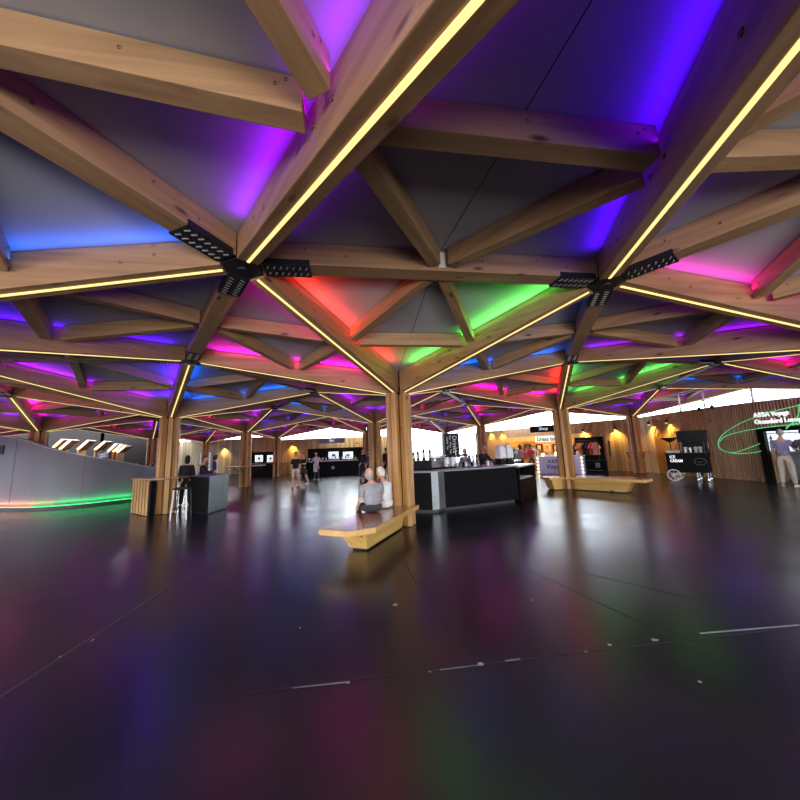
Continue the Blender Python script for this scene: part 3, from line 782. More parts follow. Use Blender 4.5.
# low storage row on the counter behind the wall (cups and jars seen over the coping)
for n, px in enumerate((122, 127, 131, 136, 141, 147, 152)):
    m = MB(); q = gy(px, 470, 16.5); h = random.uniform(.16, .30)
    m.lathe((0, 0, 0), [(.05, 0), (.075, .02), (.085, h*.6), (.04, h*.8), (.04, h)], 10)
    tag(build('jar', m, ['white_plastic' if n % 2 else 'glass_dark'], None, (q.x, q.y, 1.16)), '%s jar on the counter behind the low end of the sloping wall' % ('white' if n % 2 else 'dark'), 'jar', 'jars behind the sloping wall')
t = thing('service_counter', 'plain dark service counter behind the low end of the sloping grey wall', 'counter', (gy(136, 470, 16.5).x, 16.6, 0))
m = MB(); m.box((0, 0, .56), (2.4, .6, 1.12)); build('carcass', m, ['black_laminate'], t)
m = MB(); m.box((0, 0, 1.14), (2.5, .7, .04)); build('worktop', m, ['worktop_grey'], t)

# ------------------------------------------------------------------ benches
def bench(label, col, ang, L0, L1_, w=.43, tips=True):
    u = Vector((math.cos(ang), math.sin(ang), 0))
    t = thing('timber_bench', label, 'bench', (col.x, col.y, 0), ang)
    e = .16
    poly = [(L0-.2, -w), (L1_-.05, -w), (L1_, -w+.06), (L1_+.02, w-.28), (L1_-.30 if tips else L1_, w), (L0-.2, w), (L0-.2, .31), (L0, .31), (L0, -.31), (L0-.2, -.31)] if tips else [(L0, -w), (L1_, -w), (L1_, w), (L0, w)]
    m = MB(); m.prism(poly, .365, .45); build('seat_top', m, ['bench_side_wood', 'bench_top_wood'], t, bevel=.008)
    st = t.children[0]
    for p in st.data.polygons:
        if p.normal.z > .9: p.material_index = 1
    m = MB(); i0 = .17
    lo = [(L0+.04, -w+i0+.04), (L1_-.62, -w+i0+.04), (L1_-.62, w-i0-.14), (L0+.04, w-i0-.14)]
    hi = [(L0+.04, -w+i0-.04), (L1_-.40, -w+i0-.04), (L1_-.40, w-i0-.06), (L0+.04, w-i0-.06)]
    if not tips:
        lo = [(L0+.04, -.2), (L1_-.2, -.2), (L1_-.2, .2), (L0+.04, .2)]; hi = [(L0+.04, -.24), (L1_-.1, -.24), (L1_-.1, .24), (L0+.04, .24)]
    m.prism(lo, .03, .365, 0, hi); build('pedestal', m, ['bench_side_wood'], t, bevel=.006)
    m = MB(); m.prism([(L0+.06, -.17), (L1_-.24, -.17), (L1_-.24, .17), (L0+.06, .17)] if not tips else [(L0+.06, -w+i0+.08), (L1_-.66, -w+i0+.08), (L1_-.66, w-i0-.18), (L0+.06, w-i0-.18)], 0, .03); build('plinth', m, ['black_steel'], t)
    return t
cC, cR = cols['couple-bench'], cols['right-bench']
bench('long timber bench with glossy reddish top where the old couple sits', cC, TH-2*PI/3, .30, 2.5)
bench('long empty timber bench running right from the column beyond the bar', cR, TH-PI/3, .30, 2.5)
bench('short stub of timber bench on the left of the right bench column', cR, TH+PI, .33, .88, .30, False)

# seated couple (seat height .45; figures face away to the left over the bench's far edge)
ub = Vector((math.cos(TH-2*PI/3), math.sin(TH-2*PI/3), 0)); nb = Vector((ub.y, -ub.x, 0))
if nb.x > 0: nb = -nb
yaw = math.atan2(nb.y, nb.x)-PI/2
pm = cC+ub*1.07+nb*.15; pw = cC+ub*.585+nb*.085
person('white-haired man in grey shirt and black trousers seated on the long bench, back turned', (pm.x, pm.y, .46), yaw-.62, 1.52, 'grey_shirt', 'charcoal_cloth', hair='hair_grey', pose='sit', sleeve=.5,
       armL=((-.10, .12, -1), (.10, .7, -.6)), armR=((.10, .15, -1), (-.15, 1, -.4)), bald=True, lean=.11, build_w=1.48, look=-.1, slump=.07, hs=1.2)
person('white-haired woman in white blouse seated beside the column on the long bench', (pw.x, pw.y, .46), yaw-.25, 1.46, 'white_cloth', 'white_cloth', hair='hair_white', pose='sit', sleeve=1.,
       armL=((-.2, .3, -1), (.2, 1, -.3)), armR=((.2, .2, -1), (-.2, 1, -.3)), lean=.10, build_w=1.15, look=.1, slump=.04, hs=1.2)

# ------------------------------------------------------------------ island bar
def off(poly, d):
    """inset polygon by d (clockwise or not)"""
    n = len(poly); A = sum(poly[i][0]*poly[(i+1) % n][1]-poly[(i+1) % n][0]*poly[i][1] for i in range(n)); sg = 1 if A > 0 else -1
    out = []
    for i in range(n):
        p0, p1, p2 = Vector(poly[i-1]), Vector(poly[i]), Vector(poly[(i+1) % n])
        a = (p1-p0).normalized(); b = (p2-p1).normalized(); na = Vector((-a.y, a.x))*sg; nb_ = Vector((-b.y, b.x))*sg
        bis = (na+nb_).normalized(); out.append(tuple(p1+bis*d/max(.4, bis.dot(na))))
    return out
q = lambda px, py: tuple(gz(px, py).xy)
fa = Vector(q(446, 511)); fb = Vector(q(519, 502)); fc = Vector(q(537, 494.5)); fd = Vector(q(414, 513))
corner = [Vector(q(433, 513.2)), Vector(q(440, 512.6))]
dR = (fc-fb).normalized(); nR = Vector((-dR.y, dR.x))
IP = [tuple(fd+Vector((-.55, .9))), tuple(fd), tuple(corner[0]), tuple(corner[1]), tuple(fa), tuple(fb), tuple(fb+nR*.82), tuple(fc+nR*.82), (4.8, 13.6), (.4, 13.9)]
HB = 1.04
t = thing('island_bar', 'big black island bar with grey painted sheen on curved corner behind the bench column', 'counter', (0, 0, 0))
def ring(poly, d, z0, z1, skip=()):
    m = MB(); inn = off(poly, d); n = len(poly)
    for i in range(n):
        if i in skip: continue
        j = (i+1) % n
        a, b, c, e = poly[i], poly[j], inn[j], inn[i]
        m.hexa([(*a, z0), (*b, z0), (*c, z0), (*e, z0)], [(*a, z1), (*b, z1), (*c, z1), (*e, z1)])
    return m
build('counter_front', ring(IP, .12, .08, HB-.04, skip=(2, 3)), ['black_laminate'], t)
build('corner_sheen_panel', ring(IP, .12, .08, HB-.04, skip=(0, 1, 4, 5, 6, 7, 8, 9)), ['brushed_steel'], t)  # reflection stripe of the black curved corner, put into the panel's grey colour
build('kick_plinth', ring(off(IP, .06), .1, 0, .08), ['plinth'], t)
build('worktop', ring(off(IP, -.03), .55, HB-.04, HB), ['worktop_grey'], t)
build('back_shelf', ring(off(IP, .13), .4, .5, .53), ['black_laminate'], t)
# lower return counter with open white shelf at the right end
b0 = Vector(q(520.5, 501.5)); b1 = Vector(q(537.5, 494)); b0 = b0+(b1-b0).normalized()*.09; dd = (b1-b0); Lr = dd.length
t = thing('return_counter', 'black return counter with open white shelf at right end of the island bar', 'counter', (b0.x, b0.y, 0), math.atan2(dd.y, dd.x))
m = MB(); m.box((Lr*.5, .35, .30), (Lr, .7, .60)); m.box((Lr-.06, .35, .78), (.12, .7, .36)); m.box((.03, .35, .78), (.06, .7, .36)); m.box((Lr/2, .67, .78), (Lr, .06, .36)); build('carcass', m, ['black_laminate'], t)
m = MB(); m.box((Lr*.5, .35, .98), (Lr+.06, .76, .04)); build('worktop', m, ['worktop_grey'], t)
m = MB(); m.box((Lr*.42, .33, .615), (Lr*.8, .6, .025)); build('shelf', m, ['white_paint'], t)

# things on the bar
def on_bar(px, y): p = gy(px, 465, y); return Vector((p.x, y, HB))
def bottle(loc, h, mat, lab, grp, cap='black_plastic', r=.04, label_m='label_cream'):
    t = thing('bottle', lab, 'bottle', loc, 0, grp)
    m = MB(); m.lathe((0, 0, 0), [(r*.9, 0), (r, .01), (r, h*.58), (r*.85, h*.66), (r*.36, h*.78), (r*.33, h*.94)], 14); build('glass_body', m, [mat], t, smooth=True)
    m = MB(); m.lathe((0, 0, h*.94), [(r*.40, 0), (r*.40, h*.06)], 10); build('cap', m, [cap], t)
    m = MB(); m.lathe((0, 0, h*.18), [(r*1.02, 0), (r*1.02, h*.3)], 14); build('paper_label', m, [label_m], t)
    return t
t = thing('bar_caddy', 'black box caddy on the bar top carrying four spirit bottles', 'box', on_bar(422.5, 9.5)+Vector((0, .02, 0)), .15)
m = MB(); m.box((0, 0, .12), (.48, .26, .24)); build('box_body', m, ['black_laminate'], t, bevel=.01)
m = MB(); m.box((0, 0, .245), (.50, .28, .015)); build('rim', m, ['black_steel'], t)
for px, y, h, mt, lb in ((414, 9.95, .30, 'glass_dark', 'dark spirit bottle at left end on the black bar caddy'), (418.5, 9.95, .34, 'glass_brown', 'brown spirit bottle, second from left on the black bar caddy'),
                         (424, 9.95, .42, 'glass_dark', 'tall dark spirit bottle, third from left on the black bar caddy'), (430.5, 9.95, .40, 'glass_green', 'tall green bottle at the right end on the black bar caddy')):
    bottle(on_bar(px, 9.52)+Vector((0, 0, .254)), h, mt, lb, 'spirit bottles on the caddy', r=.045)
t = thing('coffee_machine', 'low dark steel coffee machine on the bar right of the spirit bottles', 'machine', on_bar(438, 10.3), .1)
m = MB(); m.box((0, .02, .05), (.44, .38, .10)); m.box((0, .11, .2), (.44, .2, .22)); build('machine_body', m, ['panel_grey'], t, bevel=.012)
m = MB(); m.box((0, 0, .33), (.46, .42, .08)); build('top_casing', m, ['brushed_steel'], t, bevel=.01)
for x in (-.11, .11):
    m = MB(); m.lathe((x, -.06, .2), [(.035, 0), (.035, .06)], 10); m.tube([(x, -.08, .21), (x, -.2, .2)], .012, 6); build('group_head', m, ['chrome'], t)
for n, (px, y) in enumerate(((447, 9.75), (453.5, 9.8))):
    t = thing('drink_urn', '%s white drink urn with a black tap on the front of the bar' % ('left' if n == 0 else 'right'), 'urn', on_bar(px, y), .2, 'white drink urns')
    m = MB(); m.lathe((0, 0, .04), [(.075, 0), (.085, .02), (.085, .22), (.06, .27)], 16); build('urn_body', m, ['white_plastic'], t, smooth=True)
    m = MB(); m.lathe((0, 0, 0), [(.09, 0), (.09, .04)], 16); build('base', m, ['black_plastic'], t)
    m = MB(); m.lathe((0, 0, .31), [(.065, 0), (.05, .03), (.015, .04), (.015, .06)], 14); build('lid', m, ['black_plastic'], t)
    m = MB(); m.tube([(0, -.08, .10), (0, -.14, .10), (0, -.14, .06)], .014, 8); build('tap', m, ['black_plastic'], t)
t = thing('beer_font', 'black arched beer font with four taps on the middle of the bar', 'tap', on_bar(461, 10.3), .3)
m = MB(); m.tube([(-.26, 0, 0), (-.26, 0, .30), (-.22, 0, .34), (.22, 0, .34), (.26, 0, .30), (.26, 0, 0)], .035, 10); build('arch', m, ['black_steel'], t)
for x in (-.18, -.06, .06, .18):
    m = MB(); m.tube([(x, -.03, .33), (x, -.10, .31), (x, -.11, .24)], .013, 8); m.box((x, -.06, .42), (.045, .03, .14)); build('tap_handle', m, ['chrome', 'black_plastic'], t)
random.seed(11)
for n, px in enumerate((457.5, 460.5, 463.5, 466, 469, 472, 475, 478, 481, 488, 491, 494)):
    y = 10.0+.08*(n % 3)
    t = thing('drinking_glass', 'clear drinking glass in the row along the front of the bar top', 'glass', on_bar(px, y), 0, 'glasses along the bar top')
    m = MB(); m.lathe((0, 0, 0), [(.032, 0), (.034, .01), (.042, .14), (.039, .14), (.031, .015)], 12); build('tumbler', m, ['white_plastic' if n % 3 == 0 else ('brushed_steel' if n % 3 == 1 else 'glass_dark')], t, smooth=True)
for n, (px, mt) in enumerate(((467, 'glass_dark'), (470.5, 'glass_brown'), (473.5, 'glass_green'), (477, 'glass_dark'))):
    bottle(on_bar(px, 13.3), .34+.03*(n % 2), mt, '%s bottle standing on the rear bar top, %s in its row' % (('black', 'amber', 'green', 'black')[n], ('first', 'second', 'third', 'last')[n]), 'bottles on the rear bar top', r=.042)
t = thing('slush_dispenser', 'twin white tank slush dispenser with black bases at right end of the bar', 'dispenser', on_bar(505, 10.4), .3)
for x in (-.13, .13):
    m = MB(); m.box((x, 0, .36), (.21, .3, .34)); m.prism([(x-.09, -.12), (x+.09, -.12), (x+.09, .12), (x-.09, .12)], .53, .60, 0, [(x-.06, -.08), (x+.06, -.08), (x+.06, .08), (x-.06, .08)]); build('tank', m, ['white_plastic'], t, bevel=.03, smooth=False)
    m = MB(); m.box((x, .02, .10), (.20, .34, .19)); build('base', m, ['black_plastic'], t, bevel=.01)
    m = MB(); m.tube([(x, -.16, .22), (x, -.21, .22), (x, -.21, .15)], .016, 8); build('tap', m, ['chrome'], t)
# menu board standing in the middle of the island
y = 12.6; A = gy(445, 458, y); B = gy(458.5, 433.5, y); c = (A+B)/2; wd = B.x-A.x; ht = B.z-A.z
t = thing('menu_board', 'tall black menu board with white upright lettering standing inside the island bar', 'sign', (c.x, y, 0), .1)
m = MB(); m.box((0, 0, c.z), (wd, .07, ht)); build('board', m, ['black_plastic'], t, bevel=.006)
m = MB(); m.box((-wd/2-.035, 0, c.z), (.06, .09, ht+.04)); m.box((-.1, 0, A.z/2), (.05, .05, A.z)); m.box((.1, 0, A.z/2), (.05, .05, A.z)); build('stand', m, ['panel_grey'], t)
text('lettering', 'Drinks', .24, 'white_plastic', t, (.10, -.038, c.z+.05), (PI/2, PI/2, 0), .002)
text('lettering', 'Beer  Wine  Soft', .10, 'white_plastic', t, (-.06, -.038, c.z+.05), (PI/2, PI/2, 0), .002)
text('lettering', 'Coffee  Tea', .10, 'white_plastic', t, (-.17, -.038, c.z+.1), (PI/2, PI/2, 0), .002)

# ------------------------------------------------------------------ slatted counter around the left column
cS = cols['slatted-counter']
t = thing('slatted_counter', 'standing counter with vertical timber slats wrapped round the left front column', 'counter', (cS.x, cS.y, 0), 0)
lft = gz(131, 513).xy; fr = gz(148, 517).xy
pl = [Vector(lft)-cS.xy, Vector(fr)-cS.xy]
d = (pl[1]-pl[0]); L = d.length; dn = d.normalized(); nn = Vector((-dn.y, dn.x))
m = MB(); nsl = 6
for i in range(nsl):
    p = pl[0]+d*((i+.5)/nsl); m.box((p.x, p.y, .52), (.12, .06, 1.0), 0, math.atan2(d.y, d.x))
build('slats', m, ['post_wood'], t)
m = MB(); p = pl[0]+d*.5+nn*.10; m.box((p.x, p.y, .5), (L, .08, .98), 0, math.atan2(d.y, d.x)); e = pl[1]; p2 = Vector(gz(158, 514).xy)-cS.xy; p2 = e.lerp(p2, next(f_/50 for f_ in range(50, 0, -1) if e.lerp(p2, f_/50).length > .34)); d2 = p2-e; p = e+d2*.5; m.box((p.x, p.y, .5), (d2.length, .06, .98), 0, math.atan2(d2.y, d2.x))
build('carcass', m, ['black_laminate'], t)
rr = [Vector((math.cos(a), math.sin(a))) for a in [R(x) for x in range(0, 360, 30)]]
m = MB()
for i in range(12):
    a, b = rr[i], rr[(i+1) % 12]
    m.hexa([(*(a*.33), 1.02), (*(b*.33), 1.02), (*(b*.62), 1.02), (*(a*.62), 1.02)], [(*(a*.33), 1.06), (*(b*.33), 1.06), (*(b*.62), 1.06), (*(a*.62), 1.06)])
po = [tuple(pl[0]-dn*.04-nn*.06), tuple(pl[1]+dn*.05-nn*.06), tuple(p2), tuple(Vector((-.27, -.25))), tuple(Vector((-.35, .05))), tuple(Vector((-.36, .3))), tuple(pl[0]-dn*.04+nn*.4)]
m.prism(po, 1.0225, 1.0575); build('counter_top', m, ['rail_wood'], t)
# bar stool to the right of it
s0 = gz(177, 520)
t = thing('bar_stool', 'slim bar stool with white front legs right of the slatted counter', 'stool', (s0.x, s0.y+.15, 0), .25)
m = MB(); m.box((0, 0, .80), (.36, .36, .05)); build('seat', m, ['black_plastic'], t, bevel=.015)
for sx in (-1, 1):
    for sy in (-1, 1):
        m = MB(); m.tube([(sx*.15, sy*.15, .78), (sx*.19, sy*.19, 0)], .016, 8); build('leg', m, ['white_paint' if sy < 0 else 'black_steel'], t)
m = MB()
for sx in (-1, 1): m.tube([(sx*.175, -.175, .28), (sx*.175, .175, .28)], .011, 6)
for sy in (-1, 1): m.tube([(-.175, sy*.175, .28), (.175, sy*.175, .28)], .011, 6)
build('foot_ring', m, ['black_steel'], t)
# grey and black pod counter
pa, pb, pc = Vector(gz(188, 511.5).xy), Vector(gz(208, 514.5).xy), Vector(gz(227, 508).xy)
pd = pa+(pc-pb)
t = thing('reception_pod', 'chest-high pod counter with black left face and grey right face', 'counter', (0, 0, 0))
poly = [tuple(pa), tuple(pb), tuple(pc), tuple(pd)]
m = MB(); m.prism(off(poly, .012), .03, 1.04); build('carcass', m, ['black_laminate'], t)
d = pc-pb; mid = (pb+pc)/2; m = MB(); m.box((mid.x, mid.y, .54), (d.length, .02, 1.0), 0, math.atan2(d.y, d.x)); build('front_panel', m, ['pod_panel'], t)
m = MB(); m.prism(off(poly, -.02), 1.04, 1.07); build('worktop', m, ['pod_panel'], t)
m = MB(); m.prism(off(poly, .05), 0, .03); build('plinth', m, ['black_steel'], t)
person('person in black seen from behind between the left column and the pod', (gz(181, 510).x-.25, 11.35, 0), .5, 1.66, 'black_fabric', 'black_fabric', hair='hair_dark', sleeve=1., long_hair=True)
person('person in black top facing right, leaning at the black side of the pod', (gz(191, 510).x-.3, 11.7, 0), -1.1, 1.62, 'black_fabric', 'black_fabric', hair='hair_brown', sleeve=1., armR=((.2, .5, -.8), (-.1, 1, .1)), armL=((-.2, .5, -.8), (.1, 1, .1)), look=-.3)
person('person in dark blue hooded jacket standing beyond the grey pod', (gy(214, 470, 18.6).x, 18.6, 0), -1.2, 1.68, 'blue_cloth', 'denim', hair='hair_dark', sleeve=1., long_hair=True)

# ring shelves round columns
def ring_shelf(n, label, r=1.05):
    c = cols[n]
    t = thing('ring_shelf', label, 'shelf', (c.x, c.y, 0), TH, 'ring shelves round the columns')
    m = MB(); rr = [Vector((math.cos(R(x)), math.sin(R(x)))) for x in range(0, 360, 30)]
    for i in range(12):
        a, b = rr[i], rr[(i+1) % 12]
        m.hexa([(*(a*.33), 1.06), (*(b*.33), 1.06), (*(b*r), 1.06), (*(a*r), 1.06)], [(*(a*.33), 1.10), (*(b*.33), 1.10), (*(b*r), 1.10), (*(a*r), 1.10)])
    build('shelf_board', m, ['rail_wood'], t)
    for k in range(3):
        a = Vector((math.cos(k*2*PI/3+PI/6), math.sin(k*2*PI/3+PI/6))); m = MB()
        m.tube([(*(a*.33), .75), (*(a*(r-.1)), 1.06)], .02, 6); build('strut', m, ['black_steel'], t)
ring_shelf('ring-shelf', 'brown ring shelf round the column left of the two walkers'); ring_shelf('kiosk-end', 'brown ring shelf round the slim column by the kiosk screens', .9)
ring_shelf('pale-door', 'brown ring shelf round the slim column before the pale wall', .9); ring_shelf('timber-door', 'small ring shelf round the column beside the timber door', .55)

# ------------------------------------------------------------------ far bar and kiosk
t = thing('far_bar', 'long black bar counter at the back under the hanging bar sign', 'counter', (0, 0, 0))
xa, xb = gy(302, 478, 24.2).x, gy(359, 476, 24.2).x
m = MB(); m.box(((xa+xb)/2, 24.5, .5), (xb-xa, .6, 1.0)); build('carcass', m, ['black_laminate'], t)
m = MB(); m.box(((xa+xb)/2, 24.5, 1.02), (xb-xa+.08, .72, .04)); build('worktop', m, ['worktop_grey'], t)
m = MB(); c = gy(333, 470, 24.19); m.lathe((0, 0, 0), [(.12, 0), (.12, .012)], 18); em = build('emblem', m, ['worktop_grey'], t, (c.x, 24.2, .55)); em.rotation_euler = (PI/2, 0, 0)
random.seed(5)
for n in range(16):
    px = 306+n*3.3; c = gy(px, 465, 24.4)
    if n % 3 == 0: bottle(Vector((c.x, 24.45, 1.04)), .38, ('glass_dark', 'glass_brown', 'glass_green')[n % 9//3], 'dark bottle standing on the far bar counter', 'bottles on the far bar', r=.05)
    else:
        m = MB(); m.lathe((0, 0, 0), [(.04, 0), (.01, .015), (.01, .09), (.055, .14), (.06, .24)], 10)
        tag(build('wine_glass', m, ['white_plastic'], None, (c.x, 24.4+.05*(n % 2), 1.04)), 'pale stemmed glass standing on the far bar counter', 'glass', 'glasses on the far bar')
def screen(label, x0, y0, x1, y1, y, grp):
    A, B = gy(x0, y1, y), gy(x1, y0, y); c = (A+B)/2; w, h = B.x-A.x, B.z-A.z
    t = thing('menu_screen', label, 'screen', c, 0, grp)
    m = MB(); m.box((0, .03, 0), (w+.06, .06, h+.06)); build('casing', m, ['black_plastic'], t)
    m = MB(); m.box((0, -.005, 0), (w, .008, h)); m.box((0, -.012, 0), (w*.35, .004, h*.35), 1); m.box((0, -.012, -h*.32), (w*.6, .004, h*.06), 1); build('display', m, ['screen_white', 'panel_grey'], t)
screen('left lit menu screen above the far bar', 328.5, 451.5, 338.5, 459, 28.6, 'menu screens'); screen('right lit menu screen above the far bar', 343, 451.5, 353, 459, 28.6, 'menu screens')
screen('left lit screen inside the black kiosk recess', 255, 455, 263, 462, 29.4, 'kiosk screens'); screen('right lit screen inside the black kiosk recess', 267, 455, 274, 462, 29.4, 'kiosk screens')
A, B = gy(319, 443.5, 24.), gy(345, 437.5, 24.); c = (A+B)/2
t = thing('hanging_sign', 'grey hanging bar sign over the far bar', 'sign', c)
m = MB(); m.box((0, 0, 0), (B.x-A.x, .10, B.z-A.z)); build('board', m, ['panel_grey'], t, bevel=.01)
text('lettering', 'Bar', .26, 'sign_letters', t, (0, -.055, 0), (PI/2, 0, 0), .003)
m = MB()
for sx in (-1, 1): m.tube([(sx*.8, 0, (B.z-A.z)/2), (sx*.8, 0, 1.15)], .012, 6)
build('hanger', m, ['black_steel'], t)
t = thing('kiosk_counter', 'black kiosk counter below the two screens at the back left', 'counter', (0, 0, 0))
xa, xb = gy(248, 476, 27.).x, gy(276, 476, 27.).x
m = MB(); m.box(((xa+xb)/2, 27.3, .48), (xb-xa, .6, .96)); build('carcass', m, ['black_laminate'], t)
m = MB(); m.box(((xa+xb)/2, 27.3, .98), (xb-xa+.1, .72, .04)); build('worktop', m, ['rail_wood'], t)
# walkers and far people
person('person in black printed T-shirt and pale shorts walking towards the viewer', gz(295.5, 488), PI+.15, 1.66, 'black_fabric', 'cream_cloth', hair='hair_dark', shorts=True, pose='walk', shoe='shoe_dark')
person('person in dark top and black shorts walking beside the one in pale shorts', gz(303.5, 484.5), PI-.5, 1.62, 'black_fabric', 'charcoal_cloth', hair='hair_brown', shorts=True, pose='walk', armL=((-.3, .4, -1), (-.2, 1, .1)), shoe='shoe_white')
person('person in white patterned top with white apron before the far bar', gz(316.5, 480.5), PI-.2, 1.66, 'white_cloth', 'charcoal_cloth', hair='hair_dark', apron='white_cloth', armL=((-.5, .3, -.6), (-.3, .7, .3)), armR=((.4, .2, -.9), (.1, 1, .1)))
person('person in black jacket and pale shirt standing beyond the seated man', (gy(362.5, 465, 20).x, 20, 0), PI+.2, 1.72, 'black_fabric', 'charcoal_cloth', hair='hair_dark', sleeve=1.)
person('person in grey patterned top standing beyond the seated man, right of the black jacket', (gy(369, 465, 19.6).x, 19.6, 0), PI-.3, 1.60, 'print_cloth', 'charcoal_cloth', hair='hair_brown', sleeve=1., long_hair=True)
person('man in black suit seen between two columns behind the seated woman', (gy(386.5, 465, 20.5).x, 20.5, 0), .5, 1.74, 'black_fabric', 'black_fabric', hair='hair_brown', sleeve=1.)
person('bartender in black shirt with pale hair behind the bar', (gy(484.5, 455, 12.7).x-.1, 12.7, 0), PI+.4, 1.62, 'black_fabric', 'black_fabric', hair='hair_grey', sleeve=1., lean=.1, armR=((.3, .5, -.8), (-.1, 1, -.1)), armL=((-.3, .5, -.8), (.1, 1, -.1)))
person('dark-haired bartender in grey shirt behind the beer taps', (gy(465, 455, 11.7).x, 11.7, 0), PI-.2, 1.55, 'panel_grey', 'black_fabric', hair='hair_dark', sleeve=1., lean=.1)

# ------------------------------------------------------------------ shop
def at_wall(px, py, a, b, off_=.0):
    d = Vector((b.x-a.x, b.y-a.y, 0)).normalized(); nrm = Vector((d.y, -d.x, 0))   # towards the hall
    return on_plane(px, py, (a.x, a.y, 0), nrm)+nrm*off_, math.atan2(d.y, d.x)
s0 = Vector((W3.x, W3.y, 0)); s1 = Vector((W4.x, W4.y, 0)); s2 = Vector((W4.lerp(W5, .78).x, W4.lerp(W5, .78).y, 0))
bk0, bk1 = s0+Vector((2.2, 2.6, 0)), s2+Vector((2.6, 1.8, 0))
def slab(name, a, b, z0, z1, mat): 
    d = b-a; m = MB(); m.box((d.length/2, .05, (z0+z1)/2), (d.length, .1, z1-z0)); return struct(build(name, m, [mat], None, (a.x, a.y, 0), math.atan2(d.y, d.x)))
slab('wall_back', bk0, bk1, 0, 2.6, 'orange_wall'); slab('wall_back', s0+Vector((.05, .1, 0)), bk0, 0, 2.6, 'orange_wall'); slab('wall_back', bk1, s2+Vector((.15, 0, 0)), 0, 2.6, 'orange_wall')
m = MB(); m.prism([tuple(s0.xy+Vector((.15, .2))), tuple(s2.xy+Vector((.2, .15))), tuple(bk1.xy), tuple(bk0.xy)], 2.5, 2.55); struct(build('ceiling', m, ['white_paint']))
# orange fascia with the lit lettering box
d = s1-s0; a34 = math.atan2(d.y, d.x); nrm = Vector((d.y, -d.x, 0)).normalized()
m = MB(); m.box((d.length/2, -.08, 2.03), (d.length, .05, .36)); struct(build('trim_1', m, ['orange_wall'], None, s0, a34))
d2 = s2-s1; m = MB(); m.box((d2.length/2, -.08, 2.03), (d2.length, .05, .36)); struct(build('trim_2', m, ['orange_wall'], None, s1, math.atan2(d2.y, d2.x)))
A, _ = at_wall(537, 442.5, s0, s1, .14); B, _ = at_wall(558, 435.5, s0, s1, .14); c = (A+B)/2
t = thing('shop_sign', 'lit white lettering box over the shop opening', 'sign', c, a34)
wd = (B-A).xy.length; ht = abs(B.z-A.z)
m = MB(); m.box((0, 0, 0), (wd, .08, ht)); build('light_box', m, ['sign_white'], t)
text('lettering', 'Dress to', ht*.92, 'black_plastic', t, (0, -.046, 0), (PI/2, 0, 0), .004, sx=1.05, bold=.006)
A = gy(531, 432.5, 19.); B = gy(556, 425, 19.); c = (A+B)/2
t = thing('hanging_sign', 'black hanging sign in front of the clerestory over the shop', 'sign', c, a34*.6)
m = MB(); m.box((0, 0, 0), (B.x-A.x, .09, B.z-A.z)); build('board', m, ['black_plastic'], t, bevel=.01)
text('lettering', 'Shop', .24, 'sign_letters', t, (0, -.05, 0), (PI/2, 0, 0), .003)
m = MB()
for sx in (-1, 1): m.tube([(sx*.5, 0, (B.z-A.z)/2), (sx*.5, 0, .95)], .012, 6)
build('hanger', m, ['black_steel'], t)
# lilac merchandise booth with bulbs down its sides
pA, pB = gz(538.5, 473.5), gz(584, 474.); d = pB-pA; ab = math.atan2(d.y, d.x); Lb = d.length
t = thing('merchandise_booth', 'lilac merchandise booth edged with round white bulbs, partly behind the column', 'booth', pA, ab)
m = MB(); m.box((Lb/2, .4, .46), (Lb, .8, .92)); build('booth_body', m, ['lilac_board'], t, bevel=.01)
m = MB(); m.box((Lb/2, .4, .94), (Lb+.1, .9, .04)); build('counter_top', m, ['white_plastic'], t)
def abba(parent, x, y, z, size, mat, bold=.004):
    """A, mirrored B, B, A"""
    st = size*.70
    for i, ch in enumerate('ABBA'):
        o = text('lettering', ch, size, mat, parent, (x+(i-1.5)*st, y, z), (PI/2, 0, 0), .003, bold=bold)
        if i == 1: o.scale = (-1, 1, 1)
abba(t, Lb*.40, -.006, .66, .26, 'navy_ink'); text('lettering', 'Voyage', .34, 'navy_ink', t, (Lb*.42, -.006, .38), (PI/2, 0, 0), .003, bold=.006)
for sx in (0.02, Lb-.02):
    for k in range(5):
        m = MB(); m.ball((0, 0, 0), .055, 0, 10, 8); build('bulb', m, ['bulb_warm'], t, (sx, -.03, .08+k*.19), smooth=True)
for n in range(6):
    m = MB(); x = .25+n*.36
    m.lathe((0, 0, 0), [(.07, 0), (.09, .04), (.09, .10+.03*(n % 3)), (.05, .16+.03*(n % 3))], 10)
    p = pA+Matrix.Rotation(ab, 4, 'Z') @ Vector((x, .35, .96))
    tag(build('lantern', m, ['bulb_warm' if n % 2 == 0 else 'white_plastic'], None, p, smooth=True), '%s small round lantern standing on the lilac booth counter' % ('glowing' if n % 2 == 0 else 'white'), 'lantern', 'lanterns on the booth')
# clothes rails, garments, shelves in the shop
def garment(loc, rz, mat, lab, grp, h=.72):
    t = thing('garment', lab, 'garment', loc, rz, grp)
    m = MB(); w = .24
    m.prism([(-w, -.03), (w, -.03), (w, .03), (-w, .03)], -h, -.12, 0, [(-w*.85, -.03), (w*.85, -.03), (w*.85, .03), (-w*.85, .03)])
    m.prism([(-w*.85, -.03), (w*.85, -.03), (w*.85, .03), (-w*.85, .03)], -.12, 0, 0, [(-.08, -.02), (.08, -.02), (.08, .02), (-.08, .02)])
    for sg in (-1, 1): m.hexa([(sg*w*.8, -.03, -.10), (sg*w*.8, .03, -.10), (sg*w*.8, .03, -.24), (sg*w*.8, -.03, -.24)], [(sg*w*1.5, -.025, -.32), (sg*w*1.5, .025, -.32), (sg*w*1.25, .025, -.38), (sg*w*1.25, -.025, -.38)])
    build('cloth', m, [mat], t)
    m = MB(); m.tube([(-.16, 0, -.03), (0, 0, .03), (.16, 0, -.03)], .008, 6); m.tube([(0, 0, .03), (0, 0, .09)], .006, 6); build('hanger', m, ['black_steel'], t)
